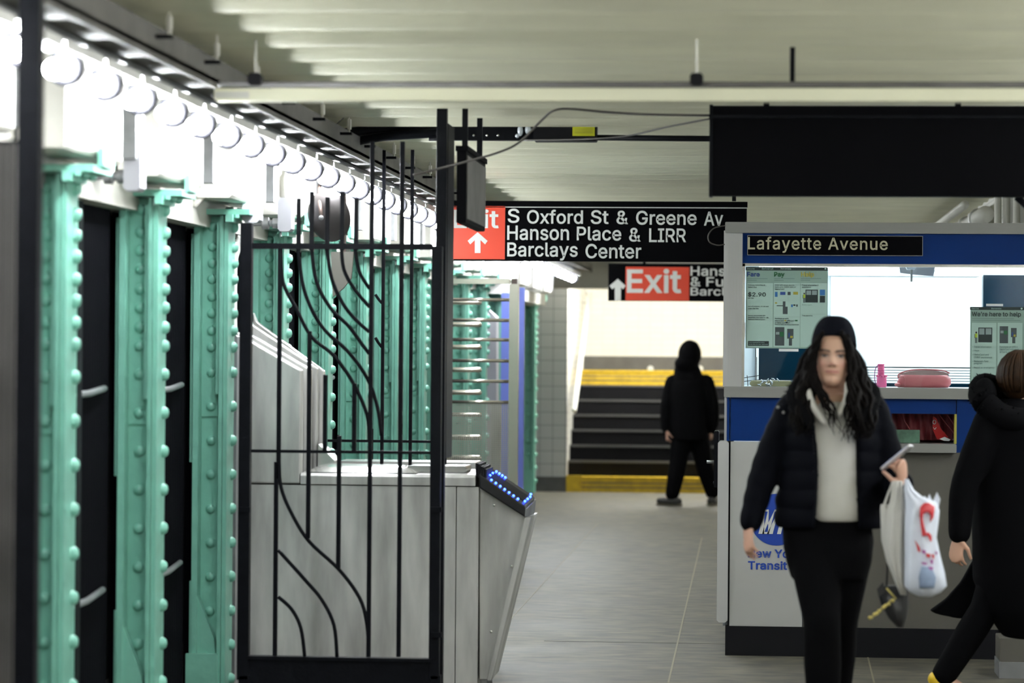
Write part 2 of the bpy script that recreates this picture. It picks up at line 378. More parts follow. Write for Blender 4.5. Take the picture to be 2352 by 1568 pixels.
# ------------------------------------------------------------------ lettering: outlines of a plain grotesque alphabet (units 1/500)
GLYPHS = {}
for _l in r"""
A240|8 0 101 254 138 254 231 0 198 0 144 151 132 186 116 239 123 239 106 185 95 151 43 0|55 71 55 99 185 99 185 71
B228|30 0 30 254 121 254 145 252 164 245 180 235 190 221 197 205 199 187 198 172 193 160 187 150 178 143 168 137 157 133 157 131 170 129 182 123 192 114 201 102 207 86 209 68 207 50 200 33 189 20 172 9 151 2 123 0|62 29 122 29 148 31 165 40 175 53 178 68 176 81 171 92 163 102 153 109 140 114 124 115 62 115|62 143 119 143 132 144 144 148 154 155 162 163 166 174 168 186 165 202 156 214 141 223 120 226 62 226
C255|134 -3 113 -2 93 4 75 12 59 25 46 40 35 58 27 78 22 101 20 127 22 153 27 176 35 197 46 215 59 230 75 242 93 251 113 256 134 258 152 256 170 252 186 245 201 236 214 224 224 209 232 193 236 174 204 174 200 186 195 197 187 206 179 214 169 220 158 224 146 227 134 228 111 225 92 216 75 202 62 182 57 166 53 148 52 127 53 107 57 88 63 72 75 53 92 38 112 29 134 26 146 27 158 30 169 34 179 40 187 48 195 57 200 68 204 80 236 80 232 62 224 45 214 31 201 19 187 9 170 2 153 -2
D251|109 0 48 0 48 29 107 29 127 30 144 34 159 40 177 55 189 75 195 90 198 108 200 128 198 147 195 165 190 180 177 200 160 214 145 221 129 225 110 226 47 226 47 254 113 254 136 253 157 248 176 239 192 228 206 213 217 196 225 175 229 153 231 128 229 102 224 80 217 59 206 42 192 27 175 15 156 7 134 2|62 254 62 0 30 0 30 254
E209|30 0 30 254 186 254 186 226 62 226 62 143 178 143 178 114 62 114 62 29 188 29 188 0
F205|30 0 30 254 185 254 185 226 62 226 62 139 173 139 173 111 62 111 62 0
G260|134 -3 113 -2 93 4 75 13 59 25 45 40 35 58 27 78 22 102 20 127 22 153 27 176 35 197 45 215 59 230 74 242 92 251 112 256 132 258 152 256 170 252 187 245 202 235 214 222 225 208 232 192 237 174 204 174 199 186 194 197 186 206 178 213 168 220 158 224 146 227 133 228 111 225 92 216 75 202 62 182 57 166 53 148 52 127 53 107 57 88 63 72 75 53 92 38 112 29 134 26 155 29 172 36 187 47 198 62 205 80 207 101 217 100 141 100 141 128 239 128 239 100 237 80 233 62 225 45 215 31 203 19 188 9 172 2 154 -2
H258|30 0 30 254 62 254 62 144 196 144 196 254 228 254 228 0 196 0 196 116 62 116 62 0
I150|16 0 16 29 59 29 59 226 16 226 16 254 135 254 135 226 91 226 91 29 135 29 135 0
J198|93 -3 71 -1 53 5 38 16 26 31 19 50 17 73 17 86 49 86 49 73 52 52 61 37 75 28 93 25 110 28 124 37 133 52 136 73 136 254 168 254 168 73 166 50 159 31 147 16 132 5 113 -1
K233|52 73 52 108 70 131 87 152 106 172 182 254 224 254 116 138 114 138|30 0 30 254 62 254 62 167 62 112 62 97 62 0|186 0 94 130 114 155 224 0
L196|30 0 30 254 62 254 62 29 181 29 181 0
M314|30 0 30 254 76 254 139 94 144 79 150 61 156 42 161 24 154 24 159 41 165 61 171 79 176 94 238 254 284 254 284 0 252 0 252 145 252 163 253 184 253 207 253 229 256 229 249 205 241 181 234 161 228 145 171 0 143 0 85 145 80 160 72 181 65 204 56 229 59 229 60 208 60 186 61 164 61 145 61 0
N262|30 0 30 254 68 254 172 91 181 75 194 53 207 27 202 27 200 54 200 79 199 97 199 254 232 254 232 0 193 0 101 145 89 165 74 191 54 226 60 227 61 192 62 164 62 145 62 0
O267|133 -3 112 -2 93 4 75 12 59 25 46 40 35 58 27 78 22 101 20 127 22 153 27 176 35 197 46 215 59 230 75 242 93 251 112 256 133 258 155 256 174 251 192 242 208 230 221 215 232 197 240 176 245 153 247 127 245 101 240 78 232 58 221 40 208 25 192 12 174 4 155 -2|133 26 155 29 175 38 191 52 204 72 210 88 214 106 215 127 214 148 210 166 204 182 191 202 175 216 155 225 133 228 112 225 92 216 75 202 63 182 57 166 53 148 52 127 53 106 57 88 63 72 75 52 92 38 112 29
P222|30 0 30 254 118 254 144 252 166 244 183 231 195 215 202 195 204 174 202 152 195 133 183 116 166 104 144 96 118 93 55 93 55 121 116 121 134 123 149 128 159 136 167 147 171 160 172 174 171 188 167 201 159 211 148 219 134 224 116 226 62 226 62 0
R224|30 0 30 254 118 254 145 252 167 244 183 232 195 217 202 198 205 176 202 154 195 136 183 120 166 109 145 101 118 99 48 99 48 128 117 128 135 129 149 133 160 141 167 150 171 162 173 176 171 190 167 202 159 212 149 220 134 224 116 226 62 226 62 0|177 0 115 115 151 115 214 0
S223|112 -4 86 -2 64 5 46 15 32 30 23 48 19 68 52 68 55 55 62 44 71 35 83 29 97 26 112 25 128 26 143 30 155 37 165 46 171 57 173 70 171 81 166 89 158 96 148 102 122 111 92 120 72 126 56 135 43 145 30 163 26 186 29 206 37 224 51 238 69 249 90 256 114 258 137 256 158 249 175 238 189 224 197 208 200 189 169 189 163 206 151 219 134 227 112 229 97 228 84 224 73 218 64 209 59 199 58 188 60 176 65 167 74 160 85 154 106 147 132 140 156 132 168 126 179 119 189 110 197 99 202 85 204 69 201 50 193 32 180 17 162 5 147 0 130 -3
T224|16 226 16 254 208 254 208 226 128 226 128 0 96 0 96 226
U259|129 -4 110 -3 93 1 77 8 57 22 42 40 33 62 30 87 30 254 62 254 62 89 64 72 70 57 80 44 94 34 110 28 129 26 149 28 165 34 179 44 188 57 194 72 196 89 196 254 229 254 229 87 226 62 216 40 201 22 182 8 166 1 149 -3
V240|102 0 8 254 42 254 96 103 108 69 124 15 117 15 133 69 145 103 197 254 231 254 139 0
W343|78 0 8 254 41 254 82 98 88 73 93 47 98 20 95 20 100 47 106 73 112 98 153 254 190 254 231 98 237 73 243 47 249 20 244 20 249 47 255 73 261 98 302 254 335 254 265 0 228 0 184 161 176 196 168 237 175 237 167 197 159 161 115 0
X237|9 0 109 142 109 118 15 254 52 254 89 200 102 181 112 164 122 146 116 146 126 164 136 181 149 200 187 254 223 254 129 119 129 143 228 0 191 0 146 65 134 83 125 98 115 116 122 116 113 98 103 83 91 65 46 0
Y236|102 0 102 104 8 254 46 254 96 172 111 146 125 115 112 115 126 146 140 172 191 254 228 254 134 104 134 0
Z219|21 0 21 23 137 193 153 215 170 238 174 227 143 226 111 226 20 226 20 254 198 254 198 231 84 64 67 40 49 17 45 27 76 28 107 29 200 29 200 0
a195|80 -4 63 -3 47 2 34 11 24 22 17 37 15 54 17 69 22 80 29 90 39 97 50 102 63 105 89 110 117 113 126 115 133 117 136 121 138 127 138 128 137 139 133 148 128 156 120 161 110 164 98 165 85 164 75 161 66 156 59 150 54 144 50 137 20 146 29 161 39 173 52 182 66 188 82 191 97 192 119 190 131 186 143 180 153 172 161 160 167 145 168 126 168 0 138 0 138 26 136 26 126 12 118 6 108 1 95 -3|85 23 101 24 114 29 124 37 132 47 136 57 138 69 138 95 130 91 116 88 100 86 88 84 67 79 58 75 52 70 47 62 46 52 47 43 51 36 57 30 65 26 74 24
b212|115 -4 99 -3 86 2 76 8 69 16 59 29 56 29 56 0 26 0 26 254 57 254 57 160 59 160 69 173 76 180 86 186 98 191 115 192 137 189 156 180 173 166 185 146 191 131 194 113 195 94 194 75 191 58 185 42 173 23 157 8 137 -1|110 23 126 26 140 33 150 44 158 58 163 75 164 95 163 114 158 131 150 145 140 156 126 163 110 165 94 163 81 156 70 145 62 131 58 114 56 95 58 75 63 58 70 43 81 32 94 26
c198|104 -4 79 -1 58 8 41 23 28 43 22 58 18 75 17 94 18 113 22 130 28 146 41 165 58 180 79 189 104 192 117 191 130 189 142 184 153 178 162 170 170 161 176 150 181 138 151 131 145 145 135 155 121 162 104 165 86 162 73 155 62 144 54 129 50 112 48 94 50 75 54 59 62 44 73 33 86 26 104 23 121 26 135 33 146 44 152 59 181 51 177 39 171 28 163 19 153 11 142 4 130 0 117 -3
d212|98 -4 75 -1 56 8 40 23 27 42 22 58 18 75 17 94 18 113 22 131 27 146 40 166 56 180 75 189 98 192 114 191 126 186 136 180 144 173 153 160 155 160 155 254 186 254 186 0 156 0 156 29 153 29 143 16 136 8 126 2 114 -3|102 23 118 26 132 32 142 43 150 58 154 75 156 95 154 114 150 131 142 145 132 156 118 163 102 165 86 163 72 156 62 145 54 131 50 114 48 95 50 75 54 58 62 44 73 33 86 26
e202|106 -4 80 -1 58 8 41 23 28 42 22 58 18 75 17 93 18 112 22 129 28 145 40 165 58 180 78 189 103 192 118 191 133 187 147 180 160 170 170 157 179 141 184 121 186 97 186 85 37 85 37 110 169 110 155 101 153 119 149 134 141 147 131 157 118 163 103 165 87 163 73 157 62 147 54 135 50 121 48 105 48 89 50 69 55 53 64 40 76 31 90 25 106 23 117 24 127 26 135 31 143 36 149 44 153 53 182 45 177 32 168 20 156 10 141 2 125 -3
f127|114 190 114 164 3 164 3 190|40 0 40 216 42 231 48 243 57 252 68 259 80 264 94 265 111 263 121 260 114 234 107 236 97 237 85 235 77 230 72 221 71 209 71 0
g213|103 -75 84 -74 67 -70 53 -63 41 -55 32 -45 25 -35 51 -20 61 -33 68 -39 77 -44 89 -48 103 -49 124 -46 141 -38 152 -23 156 -3 156 34 153 34 143 21 136 14 126 8 114 4 97 2 76 5 56 13 40 27 28 45 22 60 18 77 17 96 18 114 22 131 27 147 40 166 56 180 76 189 98 192 114 191 127 186 137 180 144 173 154 159 157 159 157 190 186 190 186 -4 183 -27 175 -45 162 -59 145 -68 125 -73|102 30 118 32 132 38 142 47 150 61 155 77 156 96 155 115 150 132 142 146 132 156 119 163 102 165 86 163 73 156 62 145 54 131 50 115 48 96 50 78 54 61 62 48 73 38 86 32
h205|57 113 57 0 26 0 26 254 57 254 57 144 51 144 62 166 76 181 94 189 114 192 132 190 148 184 161 174 170 160 177 142 179 120 179 0 148 0 148 118 145 137 136 152 123 161 105 165 92 163 80 159 71 151 63 141 58 129
i83|26 0 26 190 57 190 57 0|42 221 34 223 27 227 22 234 21 242 22 249 27 256 34 260 42 262 50 260 57 256 62 249 63 242 62 234 57 227 50 223
j83|26 190 57 190 57 -15 55 -31 51 -45 43 -56 32 -65 19 -70 2 -71 -5 -71 -5 -43 1 -43 12 -42 20 -36 25 -27 26 -15|42 221 34 223 27 227 22 234 20 242 22 249 27 256 34 260 42 262 50 260 57 256 61 249 63 242 61 234 57 227 50 223
k190|55 68 55 106 60 106 142 190 180 190 92 100 89 100|26 0 26 254 57 254 57 0|147 0 74 93 96 114 186 0
l95|70 -1 50 2 37 10 29 24 26 42 26 254 57 254 57 49 58 38 60 31 65 27 73 26 80 26 85 27 90 1 81 0
m305|26 0 26 190 56 190 56 148 54 148 59 162 66 173 75 182 86 188 98 192 110 193 129 190 144 180 154 166 160 147 156 147 161 160 169 172 178 181 190 187 204 192 218 193 234 191 249 186 261 177 270 164 276 148 278 128 278 0 248 0 248 127 245 145 236 156 224 163 209 165 197 164 187 160 179 153 173 145 169 135 168 124 168 0 137 0 137 130 134 144 126 156 115 163 100 165 89 164 79 160 70 154 63 145 58 133 57 119 57 0
n205|57 113 57 0 26 0 26 190 56 190 56 144 51 144 62 166 76 181 94 189 114 192 132 190 147 184 160 174 170 160 176 142 179 120 179 0 148 0 148 118 145 137 136 152 123 161 105 165 92 163 80 159 71 151 63 141 58 129
o208|104 -4 79 -1 58 8 41 23 28 43 22 58 18 75 17 94 18 113 22 130 28 146 41 165 58 180 79 189 104 192 128 189 149 180 167 165 180 146 186 130 189 113 191 94 189 75 186 58 180 43 167 23 149 8 128 -1|104 23 121 26 135 33 146 44 154 59 158 75 160 94 158 112 154 129 146 144 135 155 121 162 104 165 86 162 73 155 62 144 54 129 50 112 48 94 50 75 54 59 62 44 73 33 86 26
p212|26 -71 26 190 56 190 56 160 59 160 69 173 76 180 86 186 98 191 115 192 137 189 156 180 173 166 185 146 191 131 194 113 195 94 194 75 191 58 185 42 173 23 157 8 137 -1 115 -4 99 -3 86 2 76 8 69 16 59 29 57 29 57 -71|110 23 126 26 140 33 150 44 158 58 163 75 164 95 163 114 158 131 150 145 140 156 126 163 110 165 94 163 81 156 70 145 62 131 58 114 56 95 58 75 63 58 70 43 81 32 94 26
q212|186 -71 155 -71 155 29 153 29 143 16 136 8 126 2 114 -3 98 -4 75 -1 56 8 40 23 27 42 22 58 18 75 17 94 18 113 22 131 27 146 40 166 56 180 75 189 98 192 114 191 126 186 136 180 144 173 153 160 156 160 156 190 186 190|102 23 118 26 132 32 142 43 150 58 154 75 156 95 154 114 150 131 142 145 132 156 118 163 102 165 86 163 72 156 62 145 54 131 50 114 48 95 50 75 54 58 62 44 73 33 86 26
r130|26 0 26 190 56 190 56 160 58 160 65 173 76 184 90 190 107 192 115 192 122 192 122 161 115 162 103 163 91 161 80 157 70 151 63 142 58 131 57 118 57 0
s182|91 -4 72 -3 56 2 42 9 31 19 23 32 18 47 47 53 53 40 62 30 75 25 91 23 108 25 122 31 131 40 134 51 132 60 127 68 118 74 106 78 75 85 52 93 36 104 27 119 23 137 26 152 33 166 43 177 58 185 74 190 94 192 112 191 127 186 140 179 149 170 157 158 162 145 134 139 129 149 121 158 110 164 94 166 78 164 65 158 57 150 54 139 56 129 62 122 72 116 86 111 115 105 137 97 153 86 162 71 166 53 163 37 156 24 145 12 130 3 112 -2
t114|102 190 102 164 3 164 3 190|32 236 63 236 63 49 64 38 68 31 75 26 85 25 93 26 101 27 107 1 96 -1 84 -2 62 1 46 11 36 26 32 46
u205|91 -3 73 -1 57 5 44 15 35 29 28 47 26 69 26 190 57 190 57 72 60 52 68 37 82 28 100 25 113 27 125 31 134 38 142 48 146 61 148 76 148 190 179 190 179 0 149 0 149 46 154 46 143 23 129 8 111 0
v195|81 0 9 190 42 190 83 78 93 43 103 10 92 10 101 43 112 78 152 190 186 190 113 0
w284|69 0 11 190 44 190 67 107 77 68 88 21 82 21 93 67 103 107 126 190 158 190 181 107 191 68 201 21 196 21 206 68 217 107 240 190 272 190 215 0 184 0 159 86 152 112 145 140 138 169 145 169 138 140 131 112 124 86 99 0
x189|10 0 78 97 14 190 50 190 96 119 141 190 176 190 112 97 179 0 143 0 95 73 46 0
y195|24 -69 31 -43 36 -44 44 -45 52 -44 59 -42 65 -37 71 -29 75 -18 81 -1 9 190 42 190 83 78 93 43 103 10 92 10 101 43 112 78 153 190 186 190 102 -29 96 -43 88 -54 80 -62 70 -68 58 -71 46 -73 32 -72
z190|21 0 21 23 127 160 127 161 24 161 24 190 166 190 166 165 63 30 63 28 169 28 169 0
0227|113 -3 95 -2 79 3 65 12 53 24 42 39 34 57 29 77 25 101 24 127 25 153 29 177 35 197 43 215 53 230 65 242 79 251 95 256 113 258 131 256 147 251 161 242 174 230 184 215 192 197 198 177 201 153 203 127 201 101 198 77 192 57 184 39 174 24 162 12 147 3 131 -2|113 25 131 28 145 37 157 52 165 72 169 88 171 107 172 127 171 148 169 166 165 182 157 203 145 218 131 227 113 230 96 227 82 218 70 203 62 182 58 166 55 148 55 127 55 107 58 88 62 72 70 52 82 37 96 28
1227|38 0 38 27 195 27 195 0|138 254 138 0 106 0 106 224 105 224 43 179 43 213 99 254
2227|32 0 32 24 117 114 141 141 149 153 155 163 159 174 160 186 159 198 154 209 146 218 137 224 125 228 112 230 98 228 86 224 77 216 69 207 65 195 64 181 33 181 35 202 43 221 55 237 72 248 91 255 112 258 134 255 153 248 169 237 181 223 188 205 191 186 189 172 185 159 179 145 168 129 133 90 76 30 76 28 195 28 195 0
3227|109 -3 87 -1 66 5 49 15 35 29 26 46 22 66 55 66 57 54 63 44 72 35 83 30 95 26 109 25 124 26 138 30 149 37 157 46 163 58 165 72 163 86 158 98 150 109 137 117 121 122 101 124 78 124 78 150 144 224 144 226 35 226 35 254 186 254 186 230 106 139 106 144 132 144 154 138 172 127 185 111 194 93 196 72 194 51 185 33 172 18 154 6 133 -1
4227|20 53 20 79 123 254 155 254 54 83 54 81 207 81 207 53|141 0 141 61 141 73 141 159 171 159 171 0
5227|111 -3 89 -1 70 6 54 16 41 30 33 47 30 65 61 65 64 54 69 44 77 36 87 30 98 26 111 25 125 27 138 32 149 41 157 52 162 66 164 81 162 97 157 111 148 122 137 131 124 137 109 138 96 137 84 134 73 129 64 123 34 126 48 254 183 254 183 226 75 226 67 151 68 151 77 157 89 162 101 166 115 167 131 165 147 160 161 153 172 143 182 130 189 116 194 99 195 82 193 58 184 38 171 21 154 8 134 -1
6227|113 -3 91 -1 71 7 55 20 42 37 34 58 32 81 34 100 40 119 47 134 56 151 69 170 126 254 161 254 75 131 73 131 77 137 83 144 90 149 98 153 107 156 117 157 139 155 158 147 173 136 185 120 192 101 194 79 192 56 184 36 171 20 155 7 135 -1|113 24 127 26 139 31 149 40 157 51 162 64 164 79 162 94 157 107 149 118 139 126 127 131 113 133 99 131 87 126 77 118 69 107 64 94 62 79 64 64 69 51 77 40 87 31 99 26
7227|48 0 162 224 162 226 31 226 31 254 195 254 195 224 82 0
8227|113 -3 89 -1 68 6 50 17 37 31 29 48 26 68 28 83 33 98 40 110 51 121 63 128 76 132 76 133 59 141 46 154 38 171 35 190 38 209 45 225 57 239 73 249 92 256 113 258 134 256 153 249 169 239 181 225 188 209 191 190 188 171 180 154 167 141 150 133 150 132 164 128 176 121 186 110 194 98 199 83 200 68 198 48 189 31 176 17 158 6 137 -1|113 25 129 26 142 30 153 37 161 46 167 57 168 69 167 83 161 94 153 104 141 111 128 116 113 118 98 116 85 111 73 104 65 94 59 83 58 69 59 57 64 46 73 37 84 30 97 26|113 145 126 146 137 150 146 157 154 165 158 176 160 188 158 200 154 210 147 218 138 225 126 229 113 230 100 229 89 225 79 218 72 210 68 200 66 188 68 176 72 165 79 157 89 150 100 146
9227|113 258 135 255 155 247 171 234 184 217 192 197 194 173 192 155 186 135 180 120 170 103 158 84 100 0 65 0 151 124 154 124 149 117 144 111 137 105 128 101 119 98 109 97 87 100 69 107 53 119 41 134 34 154 32 176 34 198 42 218 55 235 71 247 91 255|113 230 99 228 87 223 77 215 69 204 64 191 63 176 64 161 69 148 77 137 87 129 99 123 113 122 127 123 139 129 149 137 157 147 162 160 164 175 162 190 157 204 150 215 139 223 127 228
&224|98 -3 75 -1 55 6 39 17 27 31 20 48 17 67 19 82 24 95 32 106 42 117 70 139 108 168 118 176 127 187 130 194 131 202 129 214 123 223 113 228 101 230 92 229 84 227 77 222 73 216 69 208 68 199 69 190 73 182 84 164 102 142 219 0 182 0 86 116 61 146 51 159 44 172 39 185 38 199 40 215 45 229 55 241 67 249 82 255 100 257 118 255 133 249 145 241 154 230 160 217 162 202 161 191 158 181 152 171 146 162 128 146 77 109 64 98 55 87 50 77 48 66 50 54 55 44 62 35 72 29 83 25 96 23 111 25 126 30 139 37 151 48 160 61 168 76 173 93 174 112 204 112 202 90 198 72 192 57 185 46 173 31 166 23 153 12 136 3 117 -2
$223|101 -37 101 292 122 292 122 -37|112 -4 86 -2 64 5 46 15 32 30 23 48 19 68 52 68 55 55 62 44 71 35 83 29 97 26 112 25 128 26 143 30 155 37 165 46 171 57 173 70 171 81 166 89 158 96 148 102 122 111 92 120 72 126 56 135 43 145 30 163 26 186 29 206 37 224 51 238 69 249 90 256 114 258 137 256 158 249 175 238 189 224 197 208 200 189 169 189 163 206 151 219 134 227 112 229 97 228 84 224 73 218 64 209 59 199 58 188 60 176 65 167 74 160 85 154 106 147 132 140 156 132 168 126 179 119 189 110 197 99 202 85 204 69 201 50 193 32 180 17 162 5 147 0 130 -3
.94|48 -2 39 -1 31 4 26 12 25 20 26 29 31 37 39 42 48 43 56 42 64 37 69 29 71 20 69 12 64 4 56 -1
,94|19 -60 34 36 68 36 42 -60
'103|39 159 35 254 68 254 64 159
-227|168 122 168 94 57 94 57 122
/125|117 266 36 -38 7 -38 89 266
!98|34 80 32 254 66 254 64 80|49 -2 40 -1 33 4 28 12 26 20 28 29 33 37 40 42 49 43 58 42 65 37 70 29 72 20 70 12 65 4 58 -1
 94
""".strip('\n').split('\n'):
    _p = _l[1:].split('|')
    GLYPHS[_l[0]] = (int(_p[0]), [[int(q) for q in s_.split()] for s_ in _p[1:]])

def _area(p): return sum(p[2*k]*p[(2*k+3) % len(p)]-p[(2*k+2) % len(p)]*p[2*k+1] for k in range(len(p)//2))/2
def _inside(x, y, p):
    n = len(p)//2; c = False
    for k in range(n):
        x1, y1, x2, y2 = p[2*k], p[2*k+1], p[(2*k+2) % len(p)], p[(2*k+3) % len(p)]
        if (y1 > y) != (y2 > y) and x < (x2-x1)*(y-y1)/(y2-y1)+x1: c = not c
    return c
_GM = {}
def glyph_mesh(ch, bold):
    """one filled shape per outer contour with its own holes (contours of a glyph may overlap)"""
    key = (ch, round(bold, 4))
    if key in _GM: return _GM[key]
    V, Fc = [], []
    adv, polys = GLYPHS.get(ch, GLYPHS['o'])
    if polys:
        sg = 1 if _area(max(polys, key=lambda p: abs(_area(p)))) > 0 else -1
        outs = [p for p in polys if _area(p)*sg > 0]; holes = [p for p in polys if _area(p)*sg <= 0]
        for o in outs:
            cu = bpy.data.curves.new('t', 'CURVE'); cu.dimensions = '2D'; cu.fill_mode = 'BOTH'
            for p in [o]+[h for h in holes if _inside(h[0], h[1], o)]:
                n = len(p)//2; a = 1 if _area(p) > 0 else -1; q = []
                for k in range(n):      # offset every corner along its mitre: outer contours grow, holes shrink
                    x0, y0, x1, y1, x2, y2 = p[2*k-2], p[2*k-1], p[2*k], p[2*k+1], p[(2*k+2) % len(p)], p[(2*k+3) % len(p)]
                    d1 = Vector((x1-x0, y1-y0)).normalized(); d2 = Vector((x2-x1, y2-y1)).normalized()
                    n1 = Vector((d1.y, -d1.x)); n2 = Vector((d2.y, -d2.x)); m_ = n1+n2
                    m_ = m_/max(.4, m_.dot(n1)) if m_.length > 1e-6 else n1
                    sgn = a if p is o else -a*1
                    sgn = a if p is o else -a
                    q.append((x1/500+m_.x*bold*sgn, y1/500+m_.y*bold*sgn))
                sp = cu.splines.new('POLY'); sp.points.add(n-1); sp.use_cyclic_u = True
                for k in range(n): sp.points[k].co = (*q[k], 0, 1)
            to = bpy.data.objects.new('t', cu); COL.objects.link(to); bpy.context.view_layer.update()
            me = bpy.data.meshes.new_from_object(to.evaluated_get(bpy.context.evaluated_depsgraph_get()))
            b0 = len(V); V += [(v.co.x, v.co.y, outs.index(o)) for v in me.vertices]; Fc += [[i+b0 for i in f.vertices] for f in me.polygons]
            bpy.data.objects.remove(to); bpy.data.curves.remove(cu); bpy.data.meshes.remove(me)
    _GM[key] = (adv/500, V, Fc); return _GM[key]
def text_mesh(s, bold=0.0, track=0):
    V, Fc = [], []; x = 0
    for ch in s:
        adv, v, f = glyph_mesh(ch, bold); b0 = len(V)
        V += [(a+x, b, k_*1.0) for a, b, k_ in v]; Fc += [[i+b0 for i in q] for q in f]; x += adv+track/500+bold*.6
    me = bpy.data.meshes.new('t'); me.from_pydata(V, [], Fc); me.update(); return me

def text_px(s, x0, y0, x1, y1, Y, mt, parent, name='lettering', bold=0.012, depth=.003, shear=0, track=0):
    """lettering whose ink fills the pixel box on the plane Y"""
    me = text_mesh(s, bold, track)
    xs = [v.co.x for v in me.vertices]; ys = [v.co.y for v in me.vertices]
    a0, a1, b0, b1 = min(xs), max(xs), min(ys), max(ys)
    org = wloc(parent) if parent else Vector((0, 0, 0))
    X0, X1 = P(x0, (y0+y1)/2, Y).x, P(x1, (y0+y1)/2, Y).x
    Z0, Z1 = P((x0+x1)/2, y1, Y).z, P((x0+x1)/2, y0, Y).z
    for v in me.vertices:
        u = (v.co.x-a0)/(a1-a0); w = (v.co.y-b0)/(b1-b0)
        v.co = Vector((lerp(X0, X1, u)+shear*w*(Z1-Z0), Y-.0004*v.co.z, lerp(Z0, Z1, w))) - org
    bm = bmesh.new(); bm.from_mesh(me)
    ret = bmesh.ops.extrude_face_region(bm, geom=list(bm.faces))
    for e in ret['geom']:
        if isinstance(e, bmesh.types.BMVert): e.co.y -= depth
    bmesh.ops.recalc_face_normals(bm, faces=bm.faces); bm.to_mesh(me); bm.free()
    me.name = name; me.materials.clear(); me.materials.append(M[mt])
    o = bpy.data.objects.new(name, me); COL.objects.link(o)
    if parent: o.parent = parent
    return o
# ================================================================== the setting
HC = 2.64      # underside of the ceiling ribs
fl = MB().box(-3.2, 2.7, -4, 35.3, -.1, 0); struct(fl.build('floor', 'floor'))
def jline(name, a, b, w, mt):     # joint between floor slabs, a hair proud of the slab
    a = Vector((*a, 0)); b = Vector((*b, 0)); d = (b-a).normalized(); n = Vector((-d.y, d.x, 0))*w/2
    o = MB().add([a-n, b-n, b+n, a+n, a-n+Vector((0,0,.0015)), b-n+Vector((0,0,.0015)), b+n+Vector((0,0,.0015)), a+n+Vector((0,0,.0015))],
                 [(0,3,2,1),(4,5,6,7),(0,1,5,4),(1,2,6,5),(2,3,7,6),(3,0,4,7)]).build(name, mt); struct(o); o['kind'] = 'structure'
k = 1
for (x0, y0, x1, y1) in ((1155,1441,1372,1203), (1535,1568,1612,1235), (2008,1568,1991,1500)):
    def fp(x, y):
        d = ray(x, y); t = -CAM.z/d.z; return (CAM.x+d.x*t, CAM.y+d.y*t)
    a, b = fp(x0, y0), fp(x1, y1)
    jline('trim_%d' % k, a, b, .004 if x0 == 1155 else .009, 'joint'); k += 1
jline('trim_%d' % k, (-1.2, 16.82), (2.6, 16.80), .010, 'jointdk'); k += 1
# ceiling: ribbed deck, ribs run across the corridor, each rib lips over the next
PITCH = .52; cm = MB(); prof = []
n0, n1 = -8, 65
for i in range(n0, n1):
    y0 = i*PITCH + .08
    hh = .085 + .014*math.sin(i*2.3)
    for (t, z) in ((0, 1), (.08, .84), (.2, .64), (.35, .42), (.5, .25), (.65, .12), (.8, .04), (.9, .0), (.93, .07), (.96, .08), (.985, 0), (.999, .02)):
        prof.append((y0+t*PITCH, HC+hh*z))
xs = [-3.2+.2*j for j in range(31)]
vs = [(x, y+.003*math.sin(x*1.3+y), z+.004*noise.noise(Vector((x*.8, y*.7, 0)))) for (y, z) in prof for x in xs]
nx = len(xs)
fs = [(a*nx+b, a*nx+b+1, (a+1)*nx+b+1, (a+1)*nx+b) for a in range(len(prof)-1) for b in range(nx-1)]
cm.add(vs, fs)
ce = cm.build('ceiling', 'ceiling', smooth='auto'); struct(ce)
struct(MB().box(-3.2, 2.8, -4, 34.0, HC+.12, HC+.2).build('ceiling', 'ceiling'))
# walls behind and beside
struct(MB().box(-3.3, -3.15, -4, 41, 0, 3.3).build('wall_left', 'blackmat'))
struct(MB().box(2.6, 2.75, -4, 19.4, 0, HC+.1).build('wall_right', 'cream'))
struct(MB().box(1.50, 1.62, 19.4, 41, 0, 3.3).build('wall_right', 'tileside'))
struct(MB().box(1.62, 2.6, 19.4, 19.5, 0, HC+.1).build('wall_right', 'cream'))
struct(MB().box(-3.3, 2.75, -4.2, -4, 0, HC+.1).build('wall_back', 'cream'))
# far end: tiled jamb wall left of the stairs, landing wall behind them
YS = 35.3
def pxX(px, Y, py=900): return P(px, py, Y).x
xl = pxX(1302, YS)
struct(MB().box(-3.2, xl, YS, YS+.12, .17, 3.2).build('wall_front', 'tilegrey'))
struct(MB().box(-3.2, xl+.01, YS-.015, YS+.12, 0, .17).build('baseboard_front', 'basegrey'))
struct(MB().box(xl-.12, xl, YS+.12, 40, 0, 3.2).build('wall_stairs', 'tileside'))
struct(MB().box(xl, 1.5, 38.6, 38.75, 1.57, 3.6).build('wall_front', 'tile'))
struct(MB().box(xl, 1.5, 38.585, 38.75, 1.2, 1.575).build('baseboard_landing', 'wallgrey'))
struct(MB().box(-3.2, 1.5, 33.9, 34.3, 2.33, 3.3).build('trim_40', 'cream'))       # soffit beam
struct(MB().box(-3.2, 1.6, 34.3, 40, 3.2, 3.3).build('ceiling', 'ceiling'))
